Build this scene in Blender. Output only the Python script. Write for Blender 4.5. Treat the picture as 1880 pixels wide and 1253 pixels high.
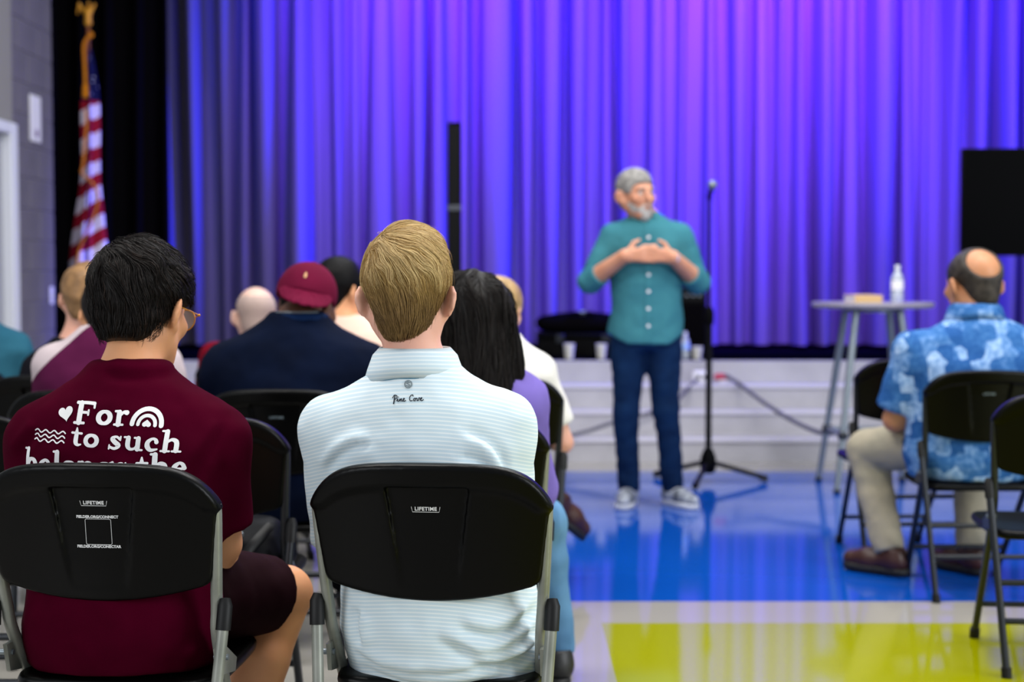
import bpy, math, random
import numpy as np
from mathutils import Vector, Matrix
from mathutils.bvhtree import BVHTree

for _o in list(bpy.data.objects):
    bpy.data.objects.remove(_o)
scene = bpy.context.scene
COL = scene.collection

# ------------------------------------------------------------------ camera
F_PX, CX, CY = 2700.0, 940.0, 626.5
PITCH = math.atan(124.5 / F_PX)
CAM_H = 1.19
cam_data = bpy.data.cameras.new('camera')
cam_data.sensor_width = 36.0
cam_data.lens = F_PX / 1880.0 * 36.0
cam_data.clip_start = 0.05
cam_data.dof.use_dof = True
cam_data.dof.focus_distance = 2.74
cam_data.dof.aperture_fstop = 2.9
cam = bpy.data.objects.new('camera', cam_data)
COL.objects.link(cam)
cam.location = (0, 0, CAM_H)
cam.rotation_euler = (math.pi / 2 - PITCH, 0, 0)
scene.camera = cam

# ------------------------------------------------------------------ world, lights, exposure
world = bpy.data.worlds.new('world')
scene.world = world
world.use_nodes = True
bg = world.node_tree.nodes['Background']
bg.inputs[0].default_value = (0.86, 0.92, 1.0, 1)
bg.inputs[1].default_value = 0.28

def light(name, kind, loc, target, color, energy, size=1.0, size_y=None, spot=60, blend=1.0, spread=None):
    d = bpy.data.lights.new(name, kind)
    d.color = color
    d.energy = energy
    if kind == 'AREA':
        d.shape = 'RECTANGLE'
        d.size = size
        d.size_y = size_y or size
        if spread:
            d.spread = math.radians(spread)
    elif kind == 'SPOT':
        d.spot_size = math.radians(spot)
        d.spot_blend = blend
        d.shadow_soft_size = size
    o = bpy.data.objects.new(name, d)
    COL.objects.link(o)
    o.location = loc
    o.rotation_euler = (Vector(target) - Vector(loc)).to_track_quat('-Z', 'Y').to_euler()
    return o

# hall ceiling lamps over the seats, daylight windows on the right and behind
light('hall_ceiling_lamp', 'AREA', (-1.2, 3.6, 4.6), (-1.2, 3.6, 0), (1.0, 0.97, 0.92), 95, 2.4, 1.2)
light('hall_ceiling_lamp', 'AREA', (2.2, 4.6, 4.6), (2.2, 4.6, 0), (1.0, 0.97, 0.92), 95, 2.4, 1.2)
light('hall_ceiling_lamp', 'AREA', (0.6, 7.4, 4.6), (0.6, 7.2, 0), (0.97, 0.97, 1.0), 80, 3.0, 1.2)
light('window_daylight', 'AREA', (5.5, 0.8, 2.6), (0.2, 4.0, 1.0), (0.93, 0.97, 1.0), 170, 2.5, 2.2)
light('window_daylight', 'AREA', (-4.0, -1.0, 2.8), (-0.4, 3.6, 1.0), (0.95, 0.97, 1.0), 70, 2.5, 2.0)
# LED wash lamps in the stage ceiling in front of the curtain
VIOLET = (0.155, 0.018, 1.0)
BLUE = (0.0, 0.0, 1.0)
for x, e, c in [(-1.75, 500, BLUE), (-1.1, 1500, VIOLET), (-0.45, 2300, VIOLET), (0.15, 1500, BLUE), (0.75, 1500, VIOLET),
                (1.35, 2000, VIOLET), (1.95, 3000, VIOLET), (2.7, 2400, VIOLET), (3.4, 1600, BLUE), (4.1, 1800, VIOLET), (5.0, 1500, BLUE)]:
    light('stage_wash_lamp', 'SPOT', (x, 9.95, 5.3), (x + 0.1, 11.55, 3.15), c, e, 0.1, spot=56, blend=1.0)
for x, s_, e in ((-1.4, 1, 1500), (0.2, 1, 2200), (1.6, 1, 2200), (3.0, 1, 2200), (4.6, 1, 1500), (1.0, -1, 1300), (3.2, -1, 1300)):
    light('stage_side_wash_lamp', 'SPOT', (x + 2.3 * s_, 10.55, 4.9), (x, 11.5, 2.7), BLUE, e, 0.15, spot=55, blend=1.0)

vs = scene.view_settings
vs.view_transform = 'Standard'
vs.look = 'None'
vs.gamma = 1.0
vs.exposure = 0.8
vs.use_curve_mapping = False

def W(px, py, Y):
    """world point seen at a photograph pixel at depth Y (used to measure the place)"""
    u, v = (px - CX) / F_PX, (CY - py) / F_PX
    c, s = math.cos(PITCH), math.sin(PITCH)
    d = Vector((u, c + v * s, -s + v * c))
    return Vector((0, 0, CAM_H)) + d * (Y / d.y)

# ------------------------------------------------------------------ helpers: objects
def tag(o, label=None, cat=None, group=None, kind=None):
    if label: o['label'] = label
    if cat: o['category'] = cat
    if group: o['group'] = group
    if kind: o['kind'] = kind
    return o

def empty(name, loc=(0, 0, 0), rz=0.0, label=None, cat=None, group=None, kind=None):
    o = bpy.data.objects.new(name, None)
    COL.objects.link(o)
    o.location = loc
    o.rotation_euler = (0, 0, rz)
    o.empty_display_size = 0.1
    return tag(o, label, cat, group, kind)

def link(name, me, material, parent=None, smooth=True):
    o = bpy.data.objects.new(name, me)
    COL.objects.link(o)
    if material is not None and len(me.materials) == 0:
        me.materials.append(material)
    if parent is not None:
        o.parent = parent
    if smooth:
        me.shade_smooth()
    return o

def mesh_np(name, verts, faces):
    """verts (n,3) array, faces (m,k) int array of one arity"""
    me = bpy.data.meshes.new(name)
    verts = np.ascontiguousarray(verts, dtype=np.float32)
    faces = np.ascontiguousarray(faces, dtype=np.int32)
    k = faces.shape[1]
    me.vertices.add(len(verts))
    me.vertices.foreach_set('co', verts.ravel())
    me.loops.add(faces.size)
    me.loops.foreach_set('vertex_index', faces.ravel())
    me.polygons.add(len(faces))
    me.polygons.foreach_set('loop_start', np.arange(0, faces.size, k, dtype=np.int32))
    me.update(calc_edges=True)
    me.validate()
    return me

class MB:
    """collects simple shapes into ONE mesh"""
    def __init__(self):
        self.v, self.f = [], []
    def add(self, vs_, fs_):
        b = len(self.v)
        self.v += [tuple(p) for p in vs_]
        self.f += [tuple(i + b for i in f) for f in fs_]
        return self
    def box(self, x0, x1, y0, y1, z0, z1, bev=0.0):
        if bev <= 0:
            vs_ = [(x, y, z) for x in (x0, x1) for y in (y0, y1) for z in (z0, z1)]
            return self.add(vs_, [(0, 1, 3, 2), (4, 6, 7, 5), (0, 4, 5, 1), (2, 3, 7, 6), (0, 2, 6, 4), (1, 5, 7, 3)])
        c = [(x0 + x1) / 2, (y0 + y1) / 2, (z0 + z1) / 2]
        h = [(x1 - x0) / 2, (y1 - y0) / 2, (z1 - z0) / 2]
        b = min(bev, *[q * 0.99 for q in h])
        vs_, ids = [], {}
        for sx in (-1, 1):
            for sy in (-1, 1):
                for sz in (-1, 1):
                    s = (sx, sy, sz)
                    for ax in range(3):
                        p = [c[i] + s[i] * (h[i] - (0 if i == ax else b)) for i in range(3)]
                        ids[(s, ax)] = len(vs_)
                        vs_.append(p)
        fs_ = []
        def quad(q):
            fs_.append(q)
        for ax in range(3):
            a1, a2 = [i for i in range(3) if i != ax]
            for sg in (-1, 1):
                q = []
                for (u, w) in ((-1, -1), (1, -1), (1, 1), (-1, 1)):
                    s = [0, 0, 0]; s[ax] = sg; s[a1] = u; s[a2] = w
                    q.append(ids[(tuple(s), ax)])
                quad(tuple(q))
            for u in (-1, 1):
                for w in (-1, 1):
                    s0 = [0, 0, 0]; s0[a1] = u; s0[a2] = w
                    s0[ax] = -1; s1 = list(s0); s1[ax] = 1
                    quad((ids[(tuple(s0), a1)], ids[(tuple(s1), a1)], ids[(tuple(s1), a2)], ids[(tuple(s0), a2)]))
        for sx in (-1, 1):
            for sy in (-1, 1):
                for sz in (-1, 1):
                    s = (sx, sy, sz)
                    fs_.append((ids[(s, 0)], ids[(s, 1)], ids[(s, 2)]))
        return self.add(vs_, fs_)
    def tube(self, pts, r, n=12, cap=True, flat=1.0):
        pts = [Vector(p) for p in pts]
        rs = r if isinstance(r, (list, tuple)) else [r] * len(pts)
        rings = []
        side = None
        for i, p in enumerate(pts):
            t = (pts[min(i + 1, len(pts) - 1)] - pts[max(i - 1, 0)]).normalized()
            if side is None:
                ref = Vector((0, 0, 1)) if abs(t.z) < 0.9 else Vector((1, 0, 0))
                side = t.cross(ref).normalized()
            else:
                side = (side - t * side.dot(t)).normalized()
            up = t.cross(side)
            rings.append([p + (side * math.cos(a) + up * math.sin(a) * flat) * rs[i]
                          for a in [2 * math.pi * k / n for k in range(n)]])
        vs_ = [q for ring in rings for q in ring]
        fs_ = []
        for i in range(len(pts) - 1):
            for k in range(n):
                fs_.append((i * n + k, i * n + (k + 1) % n, (i + 1) * n + (k + 1) % n, (i + 1) * n + k))
        if cap:
            fs_.append(tuple(range(n))[::-1])
            fs_.append(tuple((len(pts) - 1) * n + k for k in range(n)))
        return self.add(vs_, fs_)
    def lathe(self, prof, n=24, c=(0, 0, 0), cap=True):
        vs_ = [(c[0] + r * math.cos(2 * math.pi * k / n), c[1] + r * math.sin(2 * math.pi * k / n), c[2] + z)
               for r, z in prof for k in range(n)]
        fs_ = []
        for i in range(len(prof) - 1):
            for k in range(n):
                fs_.append((i * n + k, i * n + (k + 1) % n, (i + 1) * n + (k + 1) % n, (i + 1) * n + k))
        if cap:
            fs_.append(tuple(range(n))[::-1])
            fs_.append(tuple((len(prof) - 1) * n + k for k in range(n)))
        return self.add(vs_, fs_)
    def sphere(self, c, r, n=12, m=8, sc=(1, 1, 1)):
        prof = []
        vs_, fs_ = [], []
        for i in range(m + 1):
            th = math.pi * i / m
            for k in range(n):
                a = 2 * math.pi * k / n
                vs_.append((c[0] + r * sc[0] * math.sin(th) * math.cos(a), c[1] + r * sc[1] * math.sin(th) * math.sin(a), c[2] - r * sc[2] * math.cos(th)))
        for i in range(m):
            for k in range(n):
                fs_.append((i * n + k, i * n + (k + 1) % n, (i + 1) * n + (k + 1) % n, (i + 1) * n + k))
        return self.add(vs_, fs_)
    def mesh(self, name):
        me = bpy.data.meshes.new(name)
        me.from_pydata(self.v, [], self.f)
        me.update()
        return me
    def build(self, name, material, parent=None, smooth=True, auto=True):
        me = self.mesh(name)
        o = link(name, me, material, parent, smooth)
        if smooth and auto:
            sharp_edges(me)
        return o

def sharp_edges(me, ang=40):
    import bmesh
    bm = bmesh.new(); bm.from_mesh(me)
    bmesh.ops.recalc_face_normals(bm, faces=bm.faces)
    lim = math.radians(ang)
    for e in bm.edges:
        if len(e.link_faces) == 2 and e.calc_face_angle(0) > lim:
            e.smooth = False
    bm.to_mesh(me); bm.free()

# ------------------------------------------------------------------ helpers: materials
def hexc(h):
    h = h.lstrip('#')
    return tuple(((int(h[i:i + 2], 16) / 255.0 + 0.055) / 1.055) ** 2.4 if int(h[i:i + 2], 16) > 10 else int(h[i:i + 2], 16) / 255.0 / 12.92
                 for i in (0, 2, 4)) + (1.0,)

def mat(name, color, rough=0.6, spec=0.5, metal=0.0, bump=None, vary=None, sss=0.0, trans=0.0, coat=0.0, emis=None, sheen=0.0):
    m = bpy.data.materials.new(name)
    m.use_nodes = True
    nt = m.node_tree
    b = nt.nodes['Principled BSDF']
    c = hexc(color) if isinstance(color, str) else color
    b.inputs['Base Color'].default_value = c
    b.inputs['Roughness'].default_value = rough
    b.inputs['Specular IOR Level'].default_value = spec
    b.inputs['Metallic'].default_value = metal
    b.inputs['Transmission Weight'].default_value = trans
    b.inputs['Coat Weight'].default_value = coat
    b.inputs['Sheen Weight'].default_value = sheen
    if sss:
        b.inputs['Subsurface Weight'].default_value = sss
        b.inputs['Subsurface Radius'].default_value = (0.012, 0.004, 0.002)
        b.inputs['Subsurface Scale'].default_value = 1.0
    if emis:
        b.inputs['Emission Color'].default_value = hexc(emis[0])
        b.inputs['Emission Strength'].default_value = emis[1]
    if bump or vary:
        tc = nt.nodes.new('ShaderNodeTexCoord')
    if bump:
        no = nt.nodes.new('ShaderNodeTexNoise')
        no.inputs['Scale'].default_value = bump[0]
        no.inputs['Detail'].default_value = 4
        bp = nt.nodes.new('ShaderNodeBump')
        bp.inputs['Strength'].default_value = bump[1]
        bp.inputs['Distance'].default_value = bump[2] if len(bump) > 2 else 0.002
        nt.links.new(tc.outputs['Object'], no.inputs['Vector'])
        nt.links.new(no.outputs['Fac'], bp.inputs['Height'])
        nt.links.new(bp.outputs['Normal'], b.inputs['Normal'])
    if vary:
        no = nt.nodes.new('ShaderNodeTexNoise')
        no.inputs['Scale'].default_value = vary[1]
        no.inputs['Detail'].default_value = 3
        mx = nt.nodes.new('ShaderNodeMix')
        mx.data_type = 'RGBA'
        mx.inputs[6].default_value = c
        mx.inputs[7].default_value = hexc(vary[0])
        nt.links.new(tc.outputs['Object'], no.inputs['Vector'])
        rp = nt.nodes.new('ShaderNodeMapRange')
        rp.inputs['From Min'].default_value = 0.35
        rp.inputs['From Max'].default_value = 0.65
        nt.links.new(no.outputs['Fac'], rp.inputs['Value'])
        nt.links.new(rp.outputs['Result'], mx.inputs[0])
        nt.links.new(mx.outputs[2], b.inputs['Base Color'])
    return m

def nodes(m):
    return m.node_tree, m.node_tree.nodes, m.node_tree.links, m.node_tree.nodes['Principled BSDF']

def math_node(nt, op, a, b=None, c=None):
    n = nt.nodes.new('ShaderNodeMath')
    n.operation = op
    for i, x in enumerate((a, b, c)):
        if x is None: continue
        if isinstance(x, (int, float)):
            n.inputs[i].default_value = x
        else:
            nt.links.new(x, n.inputs[i])
    return n.outputs[0]

def mix_col(nt, fac, a, b):
    n = nt.nodes.new('ShaderNodeMix')
    n.data_type = 'RGBA'
    for i, x in ((0, fac), (6, a), (7, b)):
        if isinstance(x, (int, float, tuple)):
            n.inputs[i].default_value = x
        else:
            nt.links.new(x, n.inputs[i])
    return n.outputs[2]

def hair_mat(name, rough=0.42, spec=0.35):
    m = mat(name, (0.5, 0.5, 0.5, 1), rough, spec)
    nt, N, L, b = nodes(m)
    a = N.new('ShaderNodeAttribute')
    a.attribute_name = 'tint'
    L.new(a.outputs['Color'], b.inputs['Base Color'])
    return m

# ------------------------------------------------------------------ helpers: distance fields to meshes
def vnoise(p, seed=0):
    """smooth value noise in [-1,1] for (...,3) points"""
    p = np.asarray(p, dtype=np.float64)
    i = np.floor(p).astype(np.int64)
    f = p - i
    f = f * f * (3 - 2 * f)
    def h(x, y, z):
        n = (x * 374761393 + y * 668265263 + z * 2147483647 + seed * 1274126177) & 0xffffffff
        n = ((n ^ (n >> 13)) * 1274126177) & 0xffffffff
        return ((n ^ (n >> 16)) & 0xffff) / 32767.5 - 1.0
    r = 0
    for dx in (0, 1):
        wx = f[..., 0] if dx else 1 - f[..., 0]
        for dy in (0, 1):
            wy = f[..., 1] if dy else 1 - f[..., 1]
            for dz in (0, 1):
                wz = f[..., 2] if dz else 1 - f[..., 2]
                r = r + wx * wy * wz * h(i[..., 0] + dx, i[..., 1] + dy, i[..., 2] + dz)
    return r

def smin(a, b, k):
    if k <= 0: return np.minimum(a, b)
    h = np.maximum(k - np.abs(a - b), 0.0) / k
    return np.minimum(a, b) - h * h * k * 0.25

def smax(a, b, k):
    return -smin(-a, -b, k)

def sd_ell(x, y, z, c, r, R=None):
    px, py, pz = x - c[0], y - c[1], z - c[2]
    if R is not None:
        px, py, pz = (R[0][0] * px + R[1][0] * py + R[2][0] * pz,
                      R[0][1] * px + R[1][1] * py + R[2][1] * pz,
                      R[0][2] * px + R[1][2] * py + R[2][2] * pz)
    k0 = np.sqrt((px / r[0]) ** 2 + (py / r[1]) ** 2 + (pz / r[2]) ** 2)
    k1 = np.sqrt((px / r[0] ** 2) ** 2 + (py / r[1] ** 2) ** 2 + (pz / r[2] ** 2) ** 2) + 1e-9
    return k0 * (k0 - 1.0) / k1

def sd_cone(x, y, z, a, b, ra, rb):
    ax, ay, az = a
    bx, by, bz = b[0] - ax, b[1] - ay, b[2] - az
    px, py, pz = x - ax, y - ay, z - az
    l2 = bx * bx + by * by + bz * bz + 1e-12
    t = np.clip((px * bx + py * by + pz * bz) / l2, 0, 1)
    return np.sqrt((px - t * bx) ** 2 + (py - t * by) ** 2 + (pz - t * bz) ** 2) - (ra + (rb - ra) * t)

class Field:
    """a list of primitives joined smoothly; coordinates are person-local"""
    def __init__(self):
        self.p = []
    def cone(self, a, b, ra, rb, k=0.03, op='u', cut0=None, cut1=None):
        """cut0/cut1: flat ends: keep this far past a / b along the axis"""
        m = max(ra, rb)
        lo = [min(a[i], b[i]) - m for i in range(3)]
        hi = [max(a[i], b[i]) + m for i in range(3)]
        a, b = tuple(a), tuple(b)
        def fn(x, y, z):
            d = sd_cone(x, y, z, a, b, ra, rb)
            if cut0 is not None or cut1 is not None:
                L = math.dist(a, b)
                ux, uy, uz = [(b[i] - a[i]) / L for i in range(3)]
                t = (x - a[0]) * ux + (y - a[1]) * uy + (z - a[2]) * uz
                if cut0 is not None: d = smax(d, -t - cut0, 0.006)
                if cut1 is not None: d = smax(d, t - L - cut1, 0.006)
            return d
        self.p.append((fn, lo, hi, k, op))
        return self
    def chain(self, pts, rs, k=0.03):
        for i in range(len(pts) - 1):
            self.cone(pts[i], pts[i + 1], rs[i], rs[i + 1], k if i == 0 else 0.01)
        return self
    def ell(self, c, r, k=0.03, R=None, op='u'):
        m = max(r)
        c = tuple(c)
        self.p.append((lambda x, y, z: sd_ell(x, y, z, c, r, R), [c[i] - m for i in range(3)], [c[i] + m for i in range(3)], k, op))
        return self
    def loft(self, rows, k=0.03, capk=0.02, top=True, op='u', pw=2.0):
        rows = np.array(rows, dtype=float)
        zs = rows[:, 0]
        zf = np.linspace(zs[0], zs[-1], 60)
        # smooth interpolation of the rows
        cols = [np.interp(zf, zs, rows[:, i]) for i in range(1, 5)]
        ker = np.array([1, 2, 3, 2, 1]) / 9.0
        sm = []
        for c in cols:
            e = np.concatenate([[c[0]] * 2, c, [c[-1]] * 2])
            sm.append(np.convolve(e, ker, 'valid'))
        z0, z1 = zs[0], zs[-1]
        def fn(x, y, z):
            cx, cy, a, b = [np.interp(z, zf, c) for c in sm]
            ux, uy = np.abs((x - cx) / a), np.abs((y - cy) / b)
            if pw == 2.0:
                q = np.sqrt(ux ** 2 + uy ** 2)
            else:
                q = (ux ** pw + uy ** pw) ** (1 / pw)
            g = np.sqrt((ux / a) ** 2 + (uy / b) ** 2) + 1e-6
            d = np.where(q < 0.05, -0.9 * np.minimum(a, b), (q - 1) * np.sqrt(ux ** 2 + uy ** 2) / g)
            d = smax(d, z0 - z, capk)
            if top: d = smax(d, z - z1, capk)
            return d
        A, B = rows[:, 3].max(), rows[:, 4].max()
        lo = [rows[:, 1].min() - A, rows[:, 2].min() - B, z0]
        hi = [rows[:, 1].max() + A, rows[:, 2].max() + B, z1]
        self.p.append((fn, lo, hi, k, op))
        return self
    def func(self, fn, lo, hi, k=0.02, op='u'):
        self.p.append((fn, list(lo), list(hi), k, op))
        return self
    def grid(self, h):
        lo = np.min([p[1] for p in self.p if p[4] == 'u'], axis=0) - 3 * h - 0.012
        hi = np.max([p[2] for p in self.p if p[4] == 'u'], axis=0) + 3 * h + 0.012
        n = np.ceil((hi - lo) / h).astype(int) + 1
        ax = [(lo[i] + h * np.arange(n[i])).astype(np.float32) for i in range(3)]
        f = np.full(tuple(n), 0.5, dtype=np.float32)
        for fn, l, u, k, op in self.p:
            m = k + 4 * h
            if op == 'i':
                sl = [slice(0, n[i]) for i in range(3)]
            else:
                sl = [slice(max(0, int((l[i] - m - lo[i]) / h)), min(n[i], int((u[i] + m - lo[i]) / h) + 2)) for i in range(3)]
            X = ax[0][sl[0]][:, None, None]
            Y = ax[1][sl[1]][None, :, None]
            Z = ax[2][sl[2]][None, None, :]
            shp = tuple(s.stop - s.start for s in sl)
            if min(shp) <= 0: continue
            X, Y, Z = np.broadcast_to(X, shp), np.broadcast_to(Y, shp), np.broadcast_to(Z, shp)
            d = fn(X, Y, Z)
            s = tuple(sl)
            if op == 'u': f[s] = smin(f[s], d, k)
            elif op == 's': f[s] = smax(f[s], -d, k)
            else: f[s] = smax(f[s], d, k)
        return f, lo, h
    def mesh(self, name, h, disp=None, relax=1):
        v, q = surface_nets(*self.grid(h))
        if relax: v = relax_v(v, q, relax)
        if disp is not None:
            v = v + disp(v, normals_of(v, q))
        return mesh_np(name, v, q)

def surface_nets(f, org, h):
    s = f < 0
    c = np.zeros(tuple(n - 1 for n in f.shape), dtype=np.uint8)
    offs = [(i, j, k) for i in (0, 1) for j in (0, 1) for k in (0, 1)]
    def sub(a, o):
        return a[o[0]:a.shape[0] - 1 + o[0], o[1]:a.shape[1] - 1 + o[1], o[2]:a.shape[2] - 1 + o[2]]
    for o in offs:
        c += sub(s, o)
    act = (c > 0) & (c < 8)
    I, J, K = np.nonzero(act)
    idx = np.full(act.shape, -1, dtype=np.int32)
    idx[I, J, K] = np.arange(len(I))
    vals = {o: f[I + o[0], J + o[1], K + o[2]].astype(np.float64) for o in offs}
    acc = np.zeros((len(I), 3)); cnt = np.zeros(len(I))
    for o in offs:
        for a in range(3):
            if o[a] == 1: continue
            o2 = list(o); o2[a] = 1; o2 = tuple(o2)
            v0, v1 = vals[o], vals[o2]
            m = (v0 < 0) != (v1 < 0)
            t = np.where(m, v0 / np.where(m, v0 - v1, 1), 0)
            for b in range(3):
                acc[:, b] += np.where(m, o[b] + (t if b == a else 0), 0)
            cnt += m
    v = acc / cnt[:, None] + np.stack([I, J, K], 1)
    v = v * h + np.asarray(org)
    quads = []
    for a in range(3):
        sl0 = [slice(None)] * 3; sl1 = [slice(None)] * 3
        sl0[a] = slice(0, -1); sl1[a] = slice(1, None)
        b, c2 = [(1, 2), (2, 0), (0, 1)][a]
        s0, s1 = s[tuple(sl0)], s[tuple(sl1)]
        P = np.array(np.nonzero(s0 != s1))
        ok = (P[b] >= 1) & (P[c2] >= 1) & (P[b] < f.shape[b] - 1) & (P[c2] < f.shape[c2] - 1)
        P = P[:, ok]
        inside = s0[P[0], P[1], P[2]]
        def cell(db, dc):
            Q = P.copy(); Q[b] -= db; Q[c2] -= dc
            return idx[Q[0], Q[1], Q[2]]
        q = np.stack([cell(1, 1), cell(0, 1), cell(0, 0), cell(1, 0)], 1)
        q = np.where(inside[:, None], q, q[:, ::-1])
        quads.append(q)
    q = np.concatenate(quads)
    q = q[(q >= 0).all(1)]
    return v, q

def relax_v(v, q, it=1, w=0.5):
    for _ in range(it):
        s = np.zeros_like(v); n = np.zeros(len(v))
        for a, b in ((0, 1), (1, 2), (2, 3), (3, 0)):
            for i, j in ((a, b), (b, a)):
                for ax in range(3):
                    s[:, ax] += np.bincount(q[:, i], v[q[:, j], ax], minlength=len(v))
                n += np.bincount(q[:, i], minlength=len(v))
        v = v * (1 - w) + w * s / np.maximum(n, 1)[:, None]
    return v

def normals_of(v, q):
    fn = np.cross(v[q[:, 2]] - v[q[:, 0]], v[q[:, 3]] - v[q[:, 1]])
    n = np.zeros_like(v)
    for i in range(4):
        for ax in range(3):
            n[:, ax] += np.bincount(q[:, i], fn[:, ax], minlength=len(v))
    return n / (np.linalg.norm(n, axis=1, keepdims=True) + 1e-12)

def rot(yaw=0, pitch=0, roll=0):
    """head frame: yaw>0 turns left, pitch>0 bows the face down, roll>0 tips to the right"""
    return np.array((Matrix.Rotation(math.radians(yaw), 3, 'Z') @ Matrix.Rotation(math.radians(-pitch), 3, 'X') @ Matrix.Rotation(math.radians(roll), 3, 'Y')))

def mesh_fn(fn, lo, hi, h, relax=1):
    fl = Field().func(fn, lo, hi, k=0.0)
    v, q = surface_nets(*fl.grid(h))
    return relax_v(v, q, relax) if relax else v, q

def grad(fn, p, e=0.002):
    g = np.zeros_like(p)
    for a in range(3):
        d = np.zeros(3); d[a] = e
        A, B = p + d, p - d
        g[:, a] = fn(A[:, 0], A[:, 1], A[:, 2]) - fn(B[:, 0], B[:, 1], B[:, 2])
    return g / (np.linalg.norm(g, axis=1, keepdims=True) + 1e-9)

def strand_mesh(name, fn, seeds, flow, length, nseg, radius, lift, wob, rng, colors, tipfac=0.25, flyaway=0.0, sides=3, xform=None):
    """locks of hair: thin tapering tubes that follow a flow over the hair surface fn=0"""
    n = len(seeds)
    p = seeds.copy()
    lay = rng.uniform(0.0, 1.0, n)
    fly = (rng.uniform(0, 1, n) < flyaway) * rng.uniform(0.5, 1.0, n)
    pts, nrm = [], []
    step = length / nseg
    for s in range(nseg + 1):
        d = fn(p[:, 0], p[:, 1], p[:, 2])
        nn = grad(fn, p)
        u = s / nseg
        tgt = lift * (0.15 + lay * 0.85) * math.sin(math.pi * min(1, 0.12 + u * 0.80)) - 0.0015 + fly * u * u * 0.012
        p = p + nn * (np.clip(tgt - d, -0.02, 0.02))[:, None]
        pts.append(p.copy()); nrm.append(nn)
        t = flow(p)
        w = np.stack([vnoise(p * wob[1], 11), vnoise(p * wob[1], 12), vnoise(p * wob[1], 13)], 1) * wob[0]
        w2 = rng.normal(0, 1, (n, 3)) * wob[2]
        t = t + w + w2
        t = t - nn * (t * nn).sum(1, keepdims=True)
        t /= (np.linalg.norm(t, axis=1, keepdims=True) + 1e-9)
        p = p + t * step[:, None]
    P = np.stack(pts, 1); Nn = np.stack(nrm, 1)
    T = np.gradient(P, axis=1)
    T /= (np.linalg.norm(T, axis=2, keepdims=True) + 1e-9)
    S = np.cross(T, Nn); S /= (np.linalg.norm(S, axis=2, keepdims=True) + 1e-9)
    U = np.cross(S, T)
    u = np.linspace(0, 1, nseg + 1)
    rr = (radius * rng.uniform(0.6, 1.3, n))[:, None] * (1 - (1 - tipfac) * u ** 2)[None, :]
    ring = []
    for k in range(sides):
        a = 2 * math.pi * k / sides + 0.5
        ring.append(P + (S * math.cos(a) + U * math.sin(a)) * rr[:, :, None])
    V = np.stack(ring, 2)                       # n, seg, sides, 3
    V = V.reshape(-1, 3)
    if xform is not None:
        V = xform(V)
    base = np.arange(n)[:, None, None] * ((nseg + 1) * sides)
    si = np.arange(nseg)[None, :, None] * sides
    kk = np.arange(sides)[None, None, :]
    k2 = (kk + 1) % sides
    q = np.stack([base + si + kk, base + si + k2, base + si + sides + k2, base + si + sides + kk], -1).reshape(-1, 4)
    me = mesh_np(name, V, q)
    col = np.repeat(colors, (nseg + 1) * sides, axis=0)
    at = me.color_attributes.new('tint', 'FLOAT_COLOR', 'POINT')
    at.data.foreach_set('color', np.concatenate([col, np.ones((len(col), 1))], 1).astype(np.float32).ravel())
    return me

def set_tint(me, col):
    n = len(me.vertices)
    a = np.ones((n, 4), dtype=np.float32)
    a[:, :3] = col
    at = me.color_attributes.new('tint', 'FLOAT_COLOR', 'POINT')
    at.data.foreach_set('color', a.ravel())

# ------------------------------------------------------------------ helpers: flat print laid on a surface
def catmull(pts, n=6, closed=False):
    pts = [np.array(p, dtype=float) for p in pts]
    if len(pts) == 2:
        return [pts[0] + (pts[1] - pts[0]) * (i / n) for i in range(n + 1)]
    out = []
    m = len(pts)
    rng_ = range(m if closed else m - 1)
    for i in rng_:
        g = (lambda j: pts[j % m]) if closed else (lambda j: pts[min(max(j, 0), m - 1)])
        p0, p1, p2, p3 = g(i - 1), g(i), g(i + 1), g(i + 2)
        for k in range(n):
            t = k / n
            out.append(0.5 * (2 * p1 + (p2 - p0) * t + (2 * p0 - 5 * p1 + 4 * p2 - p3) * t * t + (3 * p1 - p0 - 3 * p2 + p3) * t ** 3))
    out.append(pts[0] if closed else pts[-1])
    return out

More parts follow.
